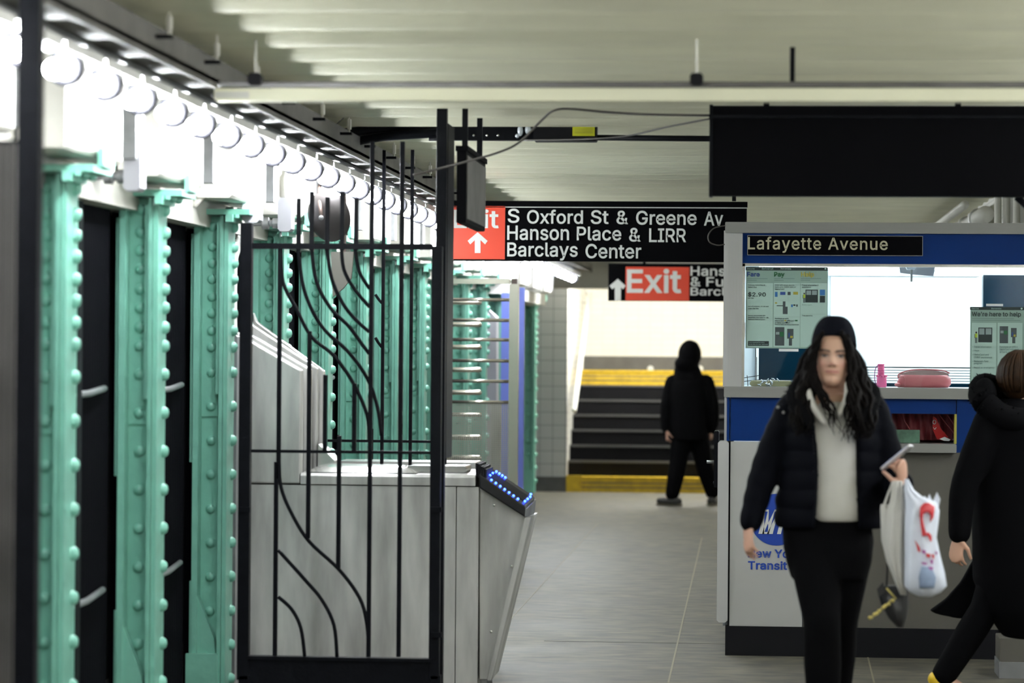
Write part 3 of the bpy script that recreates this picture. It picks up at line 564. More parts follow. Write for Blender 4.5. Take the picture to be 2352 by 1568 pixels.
# ---- stairs
st = thing('staircase', (0, YS+1, 0), 'dark staircase with yellow bottom and top steps at the far end of the passage', 'stairs')
for kk in range(8):
    y = YS+.28*kk; z0 = .175*kk
    yel = kk in (0, 7)
    b = MB().box(xl+.002, 1.49, y, YS+.28*8 if kk < 7 else 38.58, z0, z0+.175)
    s_ = b.build('step', 'yellow' if yel else 'stairblk', st)
    if yel: s_['label'] = 'yellow step'
    MB().box(xl+.01, 1.48, y-.014, y+.05, z0+.153, z0+.177).build('nosing', 'yellow' if yel else 'nosing', s_)
    if yel:   # grooved strip along the edge
        for g in range(2): MB().box(xl+.02, 1.47, y-.006, y+.0, z0+.05+.05*g, z0+.062+.05*g).build('groove', 'basegrey', s_)
MB().box(xl+.002, xl+.18, YS-.03, YS+.02, 0, .19).build('curb', 'yellow', st)
hr = thing('handrail', P(1313, 945, YS+.1), 'bright tubular handrail climbing beside the far stairs against the tiled wall', 'handrail')
a = Vector((xl+.09, YS-.02, .95)); b = Vector((xl+.09, 38.2, 2.36))
MB().tube([a+Vector((0,-.02,-.02)), a, b, b+Vector((-.06,.0,.0))], .027, 12).build('rail', 'lampwhite', hr, True)  # white colour stands in for the shine of the steel rail
for t in (.08, .55, .95):
    q = a.lerp(b, t); MB().tube([q, q+Vector((-.03,0,-.05)), q+Vector((-.09,0,-.05))], .009, 8).build('bracket', 'steel2', hr, True)
for i, px in enumerate((1494, 1608)):
    o = MB().lathe(P(px, 847, 38.57), [(.0, -.02), (.032, -.02), (.040, -.008), (.040, .01)], 'y', 16).build('wall_button', 'signwhite', smooth=True)  # white disc stands in for a bright spot of light on the wall
    tag(o, ['small round white disc on the landing wall, away from the hooded figure', 'small round white disc on the landing wall at the shoulder of the hooded figure'][i], 'wall disc')

# ================================================================== left side: headers, columns, fence
CY = [10.17+1.552*i for i in range(13)]     # column centres down the corridor (10.24 is the first whole one in view)
ORD = ['first','second','third','fourth','fifth','sixth','seventh','eighth','ninth','tenth','eleventh','twelfth','thirteenth','fourteenth','fifteenth','sixteenth','seventeenth','eighteenth','nineteenth','twentieth',
 'twenty-first','twenty-second','twenty-third','twenty-fourth','twenty-fifth','twenty-sixth','twenty-seventh','twenty-eighth','twenty-ninth','thirtieth','thirty-first','thirty-second','thirty-third','thirty-fourth','thirty-fifth','thirty-sixth','thirty-seventh','thirty-eighth','thirty-ninth','fortieth']
ZR = [1.343-.15*i for i in range(9)] + [1.493, 1.604, 1.677, 1.753, 1.825, 1.903, 1.974, 2.046, 2.134]
def rivet(mb, c, axis, r=.021, h=.017):
    prof = [(r, 0), (r*.92, h*.45), (r*.62, h*.85), (r*.12, h)]
    if axis == 'x': mb.lathe(c, prof, 'x', 10)
    else: mb.lathe(c, [(a, -b) for a, b in prof], 'y', 10)
def make_column(Y0, X0=-2.34, base_z=.33):
    t = thing('riveted_column', (X0-.07, Y0, 0), '', 'column')
    ff = MB(); ff.box(X0-.018, X0, Y0-.085, Y0+.085, .01, 2.15); ff.box(X0-.036, X0-.020, Y0-.095, Y0+.095, .01, 2.18)
    for z in ZR: rivet(ff, (X0, Y0+.040, z), 'x', .026, .024)
    ff.box(X0-.052, X0-.038, Y0-.08, Y0+.08, 1.40, 2.15)
    ff.build('front_flange', 'green', t, 'auto')
    wb = MB(); wb.box(X0-.125, X0-.036, Y0-.012, Y0+.012, .01, 2.18)
    wb.box(X0-.125, X0-.052, Y0-.020, Y0-.012, 1.30, 2.15)
    for z in ZR: rivet(wb, (X0-.082, Y0-.020 if z > 1.3 else Y0-.012, z), 'y', .022, .014)
    wb.build('web', 'greendk', t, 'auto')
    rf = MB(); rf.box(X0-.15, X0-.125, Y0-.095, Y0+.095, .01, 2.18); rf.box(X0-.165, X0-.15, Y0-.08, Y0+.08, 1.1, 2.1)
    rf.build('rear_flange', 'green', t)
    gs = MB(); gs.prism([(X0-.16, .0), (X0-.036, .0), (X0-.036, base_z*.6), (X0-.05, base_z), (X0-.10, base_z+.12), (X0-.15, base_z+.25), (X0-.16, base_z+.25)], Y0-.085, Y0-.03)
    gs.prism([(X0-.17, .0), (X0-.03, .0), (X0-.03, base_z*.8), (X0-.17, base_z*.8)], Y0-.11, Y0-.085)
    gs.build('base_gusset', 'green', t)
    cp = MB(); cp.box(X0-.17, X0+.10, Y0-.13, Y0+.16, 2.183, 2.207); cp.box(X0+.09, X0+.11, Y0-.02, Y0+.16, 2.207, 2.27)
    cp.box(X0+.0, X0+.03, Y0-.16, Y0+.10, 2.15, 2.183)
    for dy in (-.12, .0, .12): cp.lathe((X0+.04, Y0+dy, 2.183), [(.018, 0), (.016, -.014), (.004, -.02)], 'z', 8)
    cp.build('cap_plate', 'green', t, 'auto')
    return t
col0 = make_column(CY[0])
cl = ['green riveted steel column beside the black post at the left edge of the photo', 'green riveted steel column between two black ribbed panels, second from the left edge',
      'green riveted steel column beside the left post of the black gate', 'green riveted column behind the stainless barrier, first one seen through the gate',
      'green riveted column below the round black mirror, second one seen through the gate', 'green riveted column right of the round mirror, third one seen through the gate',
      'green riveted column seen through the gate, fourth from its left post', 'green riveted column seen through the gate beside its tall right post',
      'green riveted column behind the full-height turnstile bars, touching the gate post in the photo', 'green riveted column behind the middle of the full-height turnstile bars',
      'green riveted column behind the end of the full-height turnstile arms', 'dark green column behind the tall turnstile, left of the blue strip',]
for i in range(12):
    c = col0 if i == 0 else copy_tree(col0)
    c.location.y = CY[i]; c['label'] = cl[i]; c['group'] = 'green riveted columns along the left wall'
cf = make_column(34.75, -2.60, .33); cf.scale = (1, 1, 1)
cf['label'] = 'green riveted column standing alone next to the pale tiled wall at the far end'; cf['group'] = 'green riveted columns along the left wall'

# rear header (white band above the columns) and boxed beam ends
struct(MB().box(-2.62, -2.43, 7.4, 33.9, 2.13, HC+.1).build('trim_41', 'cream'))
struct(MB().box(-2.45, -2.36, 7.4, 33.9, 2.40, HC+.1).build('trim_42', 'cream'))
k = 43
for i in range(-2, 15):
    c = CY[0]+1.552*i
    b = MB().bbox(-2.42, -2.26, c-.46, c+.42, 2.24, HC+.06, .012)
    struct(b.build('trim_%d' % k, 'cream')); k += 1
    struct(MB().box(-2.355, -2.29, c+.435, c+.47, 2.24, HC).build('trim_%d' % k, 'blackmat')); k += 1  # black strip put in for the shade of the gap between beam ends
    struct(MB().box(-2.355, -2.27, c+.70, c+.80, 2.28, 2.50).build('trim_%d' % k, 'galvmid')); k += 1

# black ribbed panels between the columns
def make_panel(Y0, Y1):
    t = thing('ribbed_fence_panel', (-2.53, (Y0+Y1)/2, 0), '', 'fence panel')
    p = MB(); n = 34; L = Y1-Y0
    poly = []
    for j in range(n):
        y = Y0+L*j/n; poly += [(-2.535, y), (-2.522, y+L/n*.30), (-2.522, y+L/n*.62), (-2.535, y+L/n*.92)]
    poly += [(-2.56, Y1), (-2.56, Y0)]
    p.prismz(poly, .02, 2.13); p.build('sheet', 'rib', t)
    MB().box(-2.52, -2.485, (Y0+Y1)/2-.035, (Y0+Y1)/2+.035, 0, 2.13).build('post', 'black', t)
    for z in (1.42, .65):
        MB().tube([(-2.515, Y0+.12, z-.03), (-2.50, Y0+.45, z), (-2.50, Y1-.45, z+.005), (-2.515, Y1-.12, z+.02)], .013, 8).build('rail', 'galv', t, True)
    return t
pn = make_panel(CY[0]+.105, CY[1]-.105)
pl = ['black ribbed fence panel between the green columns at the left, nearest whole one', 'black ribbed fence panel between the second and third green columns from the left edge', 'black ribbed fence panel behind the stainless barrier, beside the left gate post']
for i in range(-1, 12):
    c = pn if i == -1 else copy_tree(pn)
    c.location.y = (CY[0]+CY[1])/2 + 1.552*i
    c['group'] = 'black ribbed fence panels between the columns'
    c['label'] = 'black ribbed fence panel at the very left edge, before the first green column' if i == -1 else pl[i] if i < 3 else 'black ribbed fence panel seen through the gate, %s behind the third green column' % ORD[i-2]
# raceway with lamps
rw = thing('lighting_raceway', (-2.0, 17, 2.49), 'long grey metal raceway and tray carrying the row of lamps along the left wall', 'raceway')
MB().prismx([(3, 2.50), (33.7, 2.50), (33.7, 2.53), (3, 2.53)], -2.19, -2.04).build('lamp_channel', 'galvmid', rw)
MB().prismx([(3, 2.497), (33.7, 2.497), (33.7, 2.51), (3, 2.51)], -2.045, -2.03).build('channel_lip', 'galv', rw)
MB().box(-2.04, -1.90, 3, 33.7, 2.515, 2.53).build('tray', 'traydk', rw)
MB().box(-1.915, -1.90, 3, 33.7, 2.497, 2.60).build('tray_side', 'galvdk', rw)
for r, x, z in ((.012, -1.95, 2.545), (.015, -2.0, 2.548), (.009, -1.92, 2.585)):
    MB().tube([(x+.006*math.sin(q*1.7+r*900), 3+q*.6, z+.008*abs(math.sin(q*.9+x*30))) for q in range(51)], r, 6).build('cable', 'black', rw, True)
def make_lamp(Y):
    X, z = -2.06, 2.412
    t = thing('row_lamp', (X, Y, z), '', 'lamp')
    Rl = Matrix.Rotation(math.radians(7), 3, 'X') @ Matrix.Rotation(math.radians(-2), 3, 'Z')
    def L(prof, n=16):
        b = MB(); b.lathe((0, 0, 0), prof, 'y', n); b.v = [Vector((X, Y, z)) + Rl @ v for v in b.v]; return b
    L([(.010, -.135), (.022, -.128), (.029, -.108), (.031, -.08), (.031, .05)], 12).build('bulb', 'bulb', t, True)
    L([(.036, .024), (.052, .012), (.056, .030), (.053, .055), (.036, .058)]).build('rubber_ring', 'blackmat', t, True)
    L([(.050, .056), (.054, .064), (.052, .085), (.036, .125), (.018, .15), (.006, .155)]).build('cap', 'lampwhite', t, True)
    b = MB(); b.tube([(X, Y+.075, z+.03), (X, Y+.075, z+.068)], .011, 8); b.box(X-.02, X+.02, Y+.02, Y+.12, z+.062, z+.068); b.build('bracket', 'galv', t)
    b = MB(); b.box(X-.060, X+.075, Y-.265, Y+.23, z+.052, z+.058); b.box(X+.071, X+.075, Y-.265, Y+.23, z+.028, z+.052)  # plate widened and lip added to keep bulb light off the tray
    b.build('reflector', 'whitep', t)
    return t
lamp0 = make_lamp(8.81)
YL = [8.81+.5444*i for i in range(45)]
for i in range(-11, 45):
    L = lamp0 if i == -11 else copy_tree(lamp0)
    L.location.y = 8.81+.5444*i
    L['group'] = 'lamps along the left raceway'
    L['label'] = ('lit white lamp of the left row, before the photo begins' if i < -1 else 'lit white lamp at the left edge, seen left of the tall blurred post' if i == -1 else
                  'lit white lamp in the left row, %s one past the blurred black post' % ORD[i] if i < 19 else 'small lit lamp far down the left row, %s one past the gate post' % ORD[i-19] if i < 34 else 'tiny lit lamp at the far end of the left row')
# hanger rods up to the ceiling
def make_rod(Y, X=-1.86):
    t = thing('hanger_rod', (X, Y, 2.58), '', 'hanger rod')
    MB().tube([(X, Y, 2.56), (X, Y, HC+.10)], .004, 6).build('rod', 'cream', t)
    MB().lathe((X, Y, 2.585), [(.010, 0), (.010, .045)], 'z', 6).build('coupling', 'cream', t)
    MB().box(X-.045, X+.012, Y-.012, Y+.012, 2.56, 2.572).build('clip', 'black', t)
    return t
rod0 = make_rod(9.4)
for i in range(18):
    c = rod0 if i == 0 else copy_tree(rod0)
    c.location.y = 9.4+.83*i
    c['group'] = 'hanger rods of the raceway'; c['label'] = 'thin pale hanger rod of the lighting raceway, %s from the left edge' % ORD[i]

# grey electrical boxes with conduit and fittings under the headers
def make_box(px, py0, py1, Y, lab, wpx, fit=True, cyl=True):
    a = P(px, py1, Y); b = P(px, py0, Y); hw = wpx/2/S(Y)
    t = thing('conduit_box', a, lab, 'electrical box', 'grey electrical boxes under the lamps')
    MB().bbox(a.x-hw, a.x+hw, Y-.05, Y+.05, a.z, b.z, .012).build('box', 'boxgrey', t)
    if cyl:
        MB().lathe((a.x, Y, b.z), [(.028, 0), (.034, .01), (.034, .10), (.022, .115), (.022, .16)], 'z', 14).build('conduit', 'cream', t, True)
    if fit:
        zc = lerp(a.z, b.z, .25); f = MB()
        f.lathe((a.x-hw, Y, zc), [(.018, 0), (.026, -.004), (.026, -.03), (.016, -.034), (.016, -.045), (.03, -.05), (.03, -.08), (.014, -.085), (.014, -.22)], 'x', 10)
        f.build('fitting', 'galv', t, 'auto')
    return t
make_box(309, 300, 440, 10.95, 'pale electrical box hanging under the lamps between the first two green columns', 40)
make_box(580, 425, 512, 13.3, 'grey electrical box above the top of the left gate post', 40)
make_box(657, 455, 532, 14.25, 'small grey electrical box hanging just left of the round black mirror', 32)
for (x0, y0, x1, y1, Y, lab) in ((500, 410, 447, 468, 12.84, 'fat white diagonal tube just above the third green column'), (626, 455, 668, 482, 14.45, 'short white diagonal tube behind the small grey electrical boxes'), (708, 478, 692, 515, 15.0, 'short white diagonal tube touching the round black mirror')):
    o = MB().cap_tube([P(x0, y0, Y), P(x1, y1, Y)], [.018, .016], 10).build('tube_brace', 'cream', smooth=True); tag(o, lab, 'tube')
# round convex mirror seen from behind
mc = P(754, 497, 14.25)
mi = thing('convex_mirror', mc-Vector((0, 0, .13)), 'round convex mirror seen from its dark back, hanging above the gate', 'mirror')
md = MB(); md.lathe((0, 0, 0), [(.002, .03), (.06, .026), (.10, .012), (.112, 0), (.116, -.004), (.116, -.012), (.108, -.014), (.06, -.05), (.002, -.058)], 'y', 40)
R = Matrix.Rotation(math.radians(-24), 3, 'Z') @ Matrix.Rotation(math.radians(14), 3, 'X'); md.v = [mc + R @ (Vector((v.x, -v.y, v.z*1.06))) for v in md.v]
md.build('dish', 'disc', mi, 'auto')
MB().tube([P(734, 425, 14.3), P(735, 470, 14.22), P(738, 497, 14.18)], .010, 8).build('bracket', 'bracket', mi, True)
MB().lathe(P(738, 500, 14.17), [(.012, 0), (.012, -.012), (.004, -.016)], 'y', 8).build('bolt', 'galv', mi)
mpc = P(786, 640, 15.1)
o = thing('metal_plate', mpc, 'dull grey-brown metal plate hanging below the round mirror behind the gate bars', 'metal plate')
MB().ppoly([(760, 578), (812, 578), (806, 640), (788, 662), (764, 682)], 15.1, 15.13).build('plate', 'brownpanel', o)
MB().box(mpc.x-.012, mpc.x+.012, 15.13, 15.15, P(786, 600, 15.1).z, 2.52).build('hanger', 'bracket', o)

# near black post at the left edge
np_ = thing('fence_post', (-1.33, 7.4, 0), 'tall black square post, very blurred, at the left edge of the photo', 'post')
xa, xb = P(40, 800, 7.4).x, P(90, 800, 7.4).x
MB().bbox(xa, xb, 7.38, 7.43, 0, HC, .004).build('shaft', 'black', np_)
MB().box(xa-.03, xb+.03, 7.35, 7.46, 0, .012).build('base_plate', 'black', np_)
ng = thing('ribbed_gate_leaf', (P(20, 800, 7.5).x, 7.5, 0), 'dark grey ribbed metal leaf at the extreme left edge of the photo', 'fence leaf')
g = MB()
for j in range(6): g.box(P(-40+14*j, 800, 7.6).x, P(-33+14*j, 800, 7.6).x, 7.6, 7.62, 0, P(20, 330, 7.6).z)
g.build('slats', 'galvdk', ng)
g = MB(); g.box(P(-50, 800, 7.6).x, P(38, 800, 7.6).x, 7.62, 7.65, 0, P(20, 320, 7.6).z); g.build('sheet', 'rib', ng)
# ================================================================== black gate in front of the turnstile
YG = 13.0
def bar(pts, Y, w=.0085, sq=True, d=0):
    q = [P(x, y, Y) for x, y in pts]
    return MB().tube(q, w, 4 if sq else 8, up=(0, 1, 0), sq=sq)
def barat(mb, x, y0, y1, Y, w):   # vertical bar, upright in the world
    a = P(x, (y0+y1)/2, Y); mb.box(a.x-w/2, a.x+w/2, Y-w/2, Y+w/2, P(x, y1, Y).z, P(x, y0, Y).z)
gate = thing('metal_gate', (P(780, 800, YG).x, YG, 0), 'black metal gate with straight and wavy bars standing before the steel turnstile', 'gate')
b = MB(); barat(b, 563, 512, 1560, YG, .05); a = P(563, 1560, YG); b.box(a.x-.025, a.x+.025, YG-.025, YG+.025, 0.06, a.z+.02); b.build('side_post', 'black', gate, bevel=.003)
b = MB(); barat(b, 1001, 566, 1560, YG, .045); a = P(1001, 1560, YG); b.box(a.x-.0225, a.x+.0225, YG-.0225, YG+.0225, 0.06, a.z+.02); b.build('side_post', 'black', gate, bevel=.003)
MB().pbox(578, 559, 993, 572, YG-.014, YG+.014).build('top_rail', 'black', gate)
MB().pbox(576, 1034, 990, 1041, YG-.008, YG+.008).build('middle_rail', 'black', gate)
xa, xb = P(560, 1500, YG).x, P(1003, 1500, YG).x
MB().box(xa, xb, YG-.02, YG+.02, .06, P(780, 1510, YG).z).build('kick_plate', 'black', gate)
MB().box(xa+.02, xb-.02, YG-.03, YG+.03, P(780, 1516, YG).z, P(780, 1508, YG).z).build('bottom_rail', 'black', gate)
WB = .0185
for x, y0, y1 in ((684, 455, 575), (714, 440, 575), (750, 453, 575), (784, 440, 575), (816, 455, 575), (852, 325, 1508), (921, 325, 1508),
                  (642, 565, 1100), (637, 1060, 1508), (711, 760, 1236), (748, 860, 1040), (781, 1000, 1306), (815, 880, 1040)):
    b = MB(); barat(b, x-(.0078*((y0+y1)/2-784)), y0, y1, YG, WB); b.build('bar', 'black', gate, bevel=.002)
curves = [
 [(645,566),(650,647),(681,710),(716,774),(766,816),(811,879),(843,953),(848,1010)],
 [(684,566),(695,651),(716,711),(748,760),(801,809),(843,868),(867,935),(876,1000)],
 [(715,566),(727,647),(759,707),(801,749),(832,791),(848,812)],
 [(750,566),(762,640),(787,696),(818,735),(848,762)],
 [(784,566),(790,619),(815,665),(849,705)],
 [(815,566),(825,623),(849,663)],
 [(640,1000),(641,1060),(646,1120),(671,1181),(710,1243),(779,1308),(826,1373),(843,1435),(847,1508)],
 [(639,1263),(696,1326),(739,1377),(767,1435),(774,1508)],
 [(639,1370),(670,1399),(691,1442),(700,1508)]]
for c in curves:
    MB().tube(smoothpath([P(x, y, YG) for x, y in c], 5), .0082, 8, ry=.0085).build('curved_bar', 'black', gate, True)
# hinges and latch bumps
for x, y in ((1002, 1170), (1002, 1458), (562, 1170)):
    MB().pbox(x-12, y-6, x+12, y+6, YG-.034, YG-.02).build('hinge', 'black', gate)
tp = thing('gate_post', (P(1010, 800, YG+.12).x, YG+.12, 0), 'tall black square post at the right side of the gate, reaching the ceiling', 'post')
b = MB(); x_ = P(1012, 800, YG+.12).x; b.box(x_-.022, x_+.022, YG+.09, YG+.14, 0, HC+.07); b.build('shaft', 'black', tp, bevel=.003)
b = MB(); x_ = P(1027, 700, YG+.3).x; b.box(x_-.014, x_+.014, YG+.16, YG+.42, P(1024, 1052, YG+.2).z, P(1024, 285, YG+.2).z); b.build('side_channel', 'black', tp)
MB().box(x_-.09, x_+.05, YG+.08, YG+.2, 0, .012).build('base_plate', 'black', tp)
# rear fence beyond the gate
YF = 14.8
rf_ = thing('bar_fence', (P(900, 800, YF).x, YF, 0), 'second set of thin black bars just behind the gate, seen between its bars', 'fence')
for x, y0 in ((881, 345), (946, 344)):
    b = MB(); barat(b, x-.0078*(930-784), y0, 1070, YF, .016); a = P(x-1, 1070, YF); b.box(a.x-.008, a.x+.008, YF-.008, YF+.008, 0, a.z+.01); b.build('bar', 'black', rf_)
MB().pbox(752, 1010, 1020, 1016, YF-.006, YF+.006).build('rail', 'black', rf_)
MB().pbox(870, 566, 1020, 573, YF-.008, YF+.008).build('rail', 'black', rf_)
MB().tube(smoothpath([P(x, y, YF) for x, y in ((862, 775), (870, 788), (880, 800))], 4), .008, 6).build('curved_bar', 'black', rf_, True)
MB().tube(smoothpath([P(x, y, YF) for x, y in ((862, 676), (872, 690), (880, 698))], 4), .008, 6).build('curved_bar', 'black', rf_, True)
b = MB(); x_ = P(1022, 800, YF).x; b.box(x_-.012, x_+.012, YF-.012, YF+.012, 0, P(1022, 560, YF).z); b.build('post', 'black', rf_)

# ================================================================== stainless turnstile cabinets
YT = 14.2
tt = thing('turnstile', (P(900, 1500, YT).x, YT+.2, 0), 'large stainless turnstile cabinet behind the gate, card reader on its slanting nose', 'turnstile')
def topz(px, py, Y): return P(px, py, Y).z
# body
x0 = max(P(534, 1300, YT).x, -2.478); x1 = P(1098, 1300, YT).x; zt = topz(900, 1116, YT)
b = MB(); b.bbox(x0, P(1046, 1300, YT).x, YT, YT+.42, .01, zt, .004); b.build('body', 'steel', tt)
b = MB(); b.bbox(P(1048, 1300, YT).x, x1, YT+.002, YT+.42, .01, zt, .004); b.build('end_panel', 'steel', tt)
# raised lid
zl = topz(900, 1088, YT); xl2 = P(690, 1100, YT).x
b = MB(); b.prismx([(YT-.006, zt+.004), (YT-.006, zl-.012), (YT+.012, zl), (YT+.40, zl+.012), (YT+.42, zl), (YT+.42, zt+.004)], xl2, P(1092, 1100, YT).x); b.build('lid', 'steel', tt, bevel=.003)
# domed polished cover along the middle of the lid
xm0, xm1 = P(700, 1080, YT).x, P(955, 1080, YT).x
vs = []; fs = []; na, nb = 16, 10
for i in range(na+1):
    for j in range(nb+1):
        u, v = i/na, j/nb
        e = min(1, 4*u*(1.0-u)*1.6)**.5*math.sin(PI*v)**.5
        vs.append((lerp(xm0, xm1, u), YT+.02+.36*v, zl+.004+.034*e))
for i in range(na):
    for j in range(nb):
        a = i*(nb+1)+j; fs.append((a, a+1, a+nb+2, a+nb+1))
MB().add(vs, fs).build('top_cover', 'steel2', tt, True)
MB().bbox(P(940, 1060, YT+.2).x, P(1075, 1060, YT+.2).x, YT+.12, YT+.36, zl+.006, zl+.035, .006).build('top_cover', 'steel2', tt)
# tall slanted side wings
for (Yw, th, xr, c1, yt0, yt1) in ((YT+.0, .10, 690, 575, 783, 850), (YT+.16, .08, 712, 560, 762, 848), (YT+.34, .05, 728, 540, 745, 846), (YT+.46, .05, 744, 532, 738, 852)):
    xx0 = max(P(529, 900, Yw).x, -2.478); xx1 = P(xr, 900, Yw).x
    z0 = topz(600, 1112, YT)+.006
    poly = [(xx0, z0), (xx1, z0), (xx1, topz(xr, yt1, Yw)), (max(P(c1, 780, Yw).x, xx0+.02), topz(c1, yt0, Yw)), (xx0, topz(540, yt0-22, Yw))]
    MB().prism(poly, Yw, Yw+th).build('side_wing', 'steel', tt, bevel=.006)
# ramp from the wings down to the lid
b = MB(); b.prism([(P(738, 1010, YT+.4).x, topz(738, 1018, YT+.4)), (P(775, 1050, YT+.4).x, topz(775, 1056, YT+.4)), (P(775, 1050, YT+.4).x, zl), (P(738, 1010, YT+.4).x, zl)], YT+.3, YT+.5); b.build('ramp', 'steel2', tt)
# sloping nose facing the corridor
q = [P(x, y, YT) for x, y in ((1100, 1118), (1204, 1186), (1207, 1192), (1119, 1562), (1100, 1562))]
pl_ = [(p.x, max(p.z, .01)) for p in q]
MB().prism(pl_, YT+.03, YT+.40).build('nose', 'steel', tt, bevel=.004)
q = [P(x, y, YT) for x, y in ((1206, 1188), (1219, 1188), (1128, 1562), (1119, 1562))]
MB().prism([(p.x, max(p.z, .01)) for p in q], YT-.002, YT+.42).build('nose_edge', 'steel', tt)
for x, y in ((1135, 1160), (1175, 1300), (1128, 1450)):
    MB().lathe(P(x, y, YT+.03), [(.007, 0), (.006, -.004), (.001, -.005)], 'y', 8).build('screw', 'steel2', tt)
MB().box(P(1104, 1500, YT).x, P(1116, 1500, YT).x, YT+.05, YT+.08, 0, .075).build('foot', 'galv', tt); MB().box(P(1104, 1500, YT).x, P(1116, 1500, YT).x, YT+.34, YT+.37, 0, .075).build('foot', 'galv', tt)
D3 = .38
fr = [P(x, y, YT-.004) for x, y in ((1101, 1088), (1207, 1164), (1205, 1187), (1101, 1120))]
bk = [P(x, y, YT+D3) for x, y in ((1113, 1064), (1228, 1140), (1223, 1187), (1113, 1112))]
rdo = MB().add(fr+bk, [(0,1,2,3), (7,6,5,4), (0,4,5,1), (1,5,6,2), (2,6,7,3), (3,7,4,0)]).build('card_reader', 'purse', tt, bevel=.006)
def rtop(u, v, lift=.002):
    a = fr[0].lerp(fr[1], u); c = bk[0].lerp(bk[1], u); return a.lerp(c, v)+Vector((lift*.5, 0, lift))
MB().add([rtop(.16, .25), rtop(.90, .25), rtop(.90, .75), rtop(.16, .75), rtop(.16, .25, 0), rtop(.90, .25, 0), rtop(.90, .75, 0), rtop(.16, .75, 0)], [(0,1,2,3), (7,6,5,4), (0,4,5,1), (1,5,6,2), (2,6,7,3), (3,7,4,0)]).build('reader_glass', 'black', rdo)
def qlerp(a, b, t): return a.lerp(b, t)
e1 = [qlerp(fr[1], fr[2], .15), qlerp(fr[1], fr[2], .95), qlerp(bk[1], bk[2], .95), qlerp(bk[1], bk[2], .15)]
MB().add([v+Vector((.0, 0, 0)) for v in e1]+[v+Vector((.008, 0, 0)) for v in e1], [(0,1,2,3), (7,6,5,4), (0,4,5,1), (1,5,6,2), (2,6,7,3), (3,7,4,0)]).build('reader_bezel', 'galvmid', rdo)
b = MB()
for j in range(5):
    p = bk[0].lerp(bk[1], -.02+.045*j); b.box(p.x-.005, p.x+.004, YT+.02, YT+.36, p.z-.05, p.z+.010+.004*(j % 2))
b.build('brush', 'blackmat', rdo)
for u, v in [(.24+.095*k, .10) for k in range(7)]+[(.18, .35), (.20, .62)]+[(.24+.06*k, .90) for k in range(4)]+[(.93, .25), (.94, .50), (.95, .74), (.93, .92)]:
    MB().ell(rtop(u, v, .004), .0058, .0085, .0058, 8, 6).build('status_light', 'led', rdo, True)
# second cabinet behind
t2 = thing('turnstile', (P(960, 1500, 15.6).x, 15.6, 0), 'second stainless turnstile cabinet, only its top showing behind the nearer one', 'turnstile')
MB().bbox(-2.47, P(1112, 1200, 15.3).x, 15.3, 15.7, .01, .985, .006).build('body', 'steel', t2)
MB().bbox(P(770, 1200, 15.3).x, P(1090, 1200, 15.3).x, 15.34, 15.66, .99, 1.035, .006).build('lid', 'steel2', t2)
# low black and grey wall strip beside third column (steel conduit)
cd = thing('vertical_conduit', (P(536, 1000, 14.0).x, 14.0, 0), 'pale grey vertical duct running up between the third green column and the gate post', 'duct')
x_ = P(530, 1000, 13.9).x; MB().bbox(x_-.022, x_+.026, 13.9, 13.98, 0, P(536, 770, 13.9).z, .006).build('lower_duct', 'galv', cd)
MB().tube(smoothpath([P(534, 775, 13.94), P(534, 620, 13.94), P(541, 575, 13.94), P(556, 545, 13.94)], 5), .022, 10).build('pipe', 'lampwhite', cd, True)

# ================================================================== full-height turnstile
YH = 21.8
ht = thing('full_height_turnstile', (P(1150, 900, YH).x, YH, 0), 'tall stainless full-height turnstile with stacked horizontal bars right of the gate', 'turnstile')
xp = P(1180, 860, YH).x; ztop = P(1180, 652, YH).z
MB().bbox(xp-.034, xp+.034, YH-.03, YH+.03, 0, ztop, .008).build('end_post', 'steelold', ht)
MB().box(xp-.02, xp+.02, YH-.02, YH+.02, ztop, P(1180, 640, YH).z).build('post_cap', 'bracket', ht)
xL = -2.30
MB().bbox(xL, P(1170, 860, YH).x, YH-.03, YH+.03, P(1100, 652, YH).z, P(1100, 640, YH).z, .006).build('top_rail', 'steelold', ht)
for y in (688, 735, 780, 828, 875, 923):
    MB().tube([(xL, YH, P(1100, y, YH).z), (P(1174, y, YH).x, YH, P(1100, y, YH).z)], .0125, 10).build('barrier_bar', 'steelold', ht, True)
for y in (694, 745, 797, 849, 901, 952, 1004, 1051):
    z = P(1070, y, YH+.4).z
    MB().cap_tube([(-2.33, YH+.4, z), (P(1101, y, YH+.4).x, YH+.4, z)], [.019, .019], 10).build('rotor_arm', 'steelold', ht, True)
MB().tube([(-2.33, YH+.4, 0), (-2.33, YH+.4, 2.13)], .045, 12).build('rotor_post', 'steelold', ht, True)
MB().box(xL, P(1168, 1000, YH).x, YH-.004, YH+.004, .05, P(1100, 925, YH).z).build('mesh_panel', 'screenmesh', ht)
MB().box(P(1128, 1000, YH+.1).x, P(1150, 1000, YH+.1).x, YH+.08, YH+.14, 0, P(1100, 925, YH).z).build('inner_panel', 'steel', ht)
bp_ = thing('blue_post', (P(1196, 900, 24.5).x, 24.5, 0), 'tall blue-violet painted post just right of the stainless full-height turnstile', 'post')
x_ = P(1194, 900, 24.5).x; MB().bbox(x_-.034, x_+.034, 24.47, 24.53, 0, P(1196, 660, 24.5).z, .006).build('shaft', 'bluepost', bp_)
MB().box(x_-.06, x_+.06, 24.42, 24.58, 0, .012).build('base_plate', 'bluepost', bp_)
bp_ = thing('blue_post', (P(1160, 900, 26).x, 26, 0), 'second blue-violet post, between the bars and end post of the tall turnstile', 'post')
x_ = P(1160, 900, 26).x; MB().bbox(x_-.035, x_+.035, 25.97, 26.03, 0, P(1160, 672, 26).z, .006).build('shaft', 'bluepost', bp_)
MB().box(x_-.06, x_+.06, 25.92, 26.08, 0, .012).build('base_plate', 'bluepost', bp_)
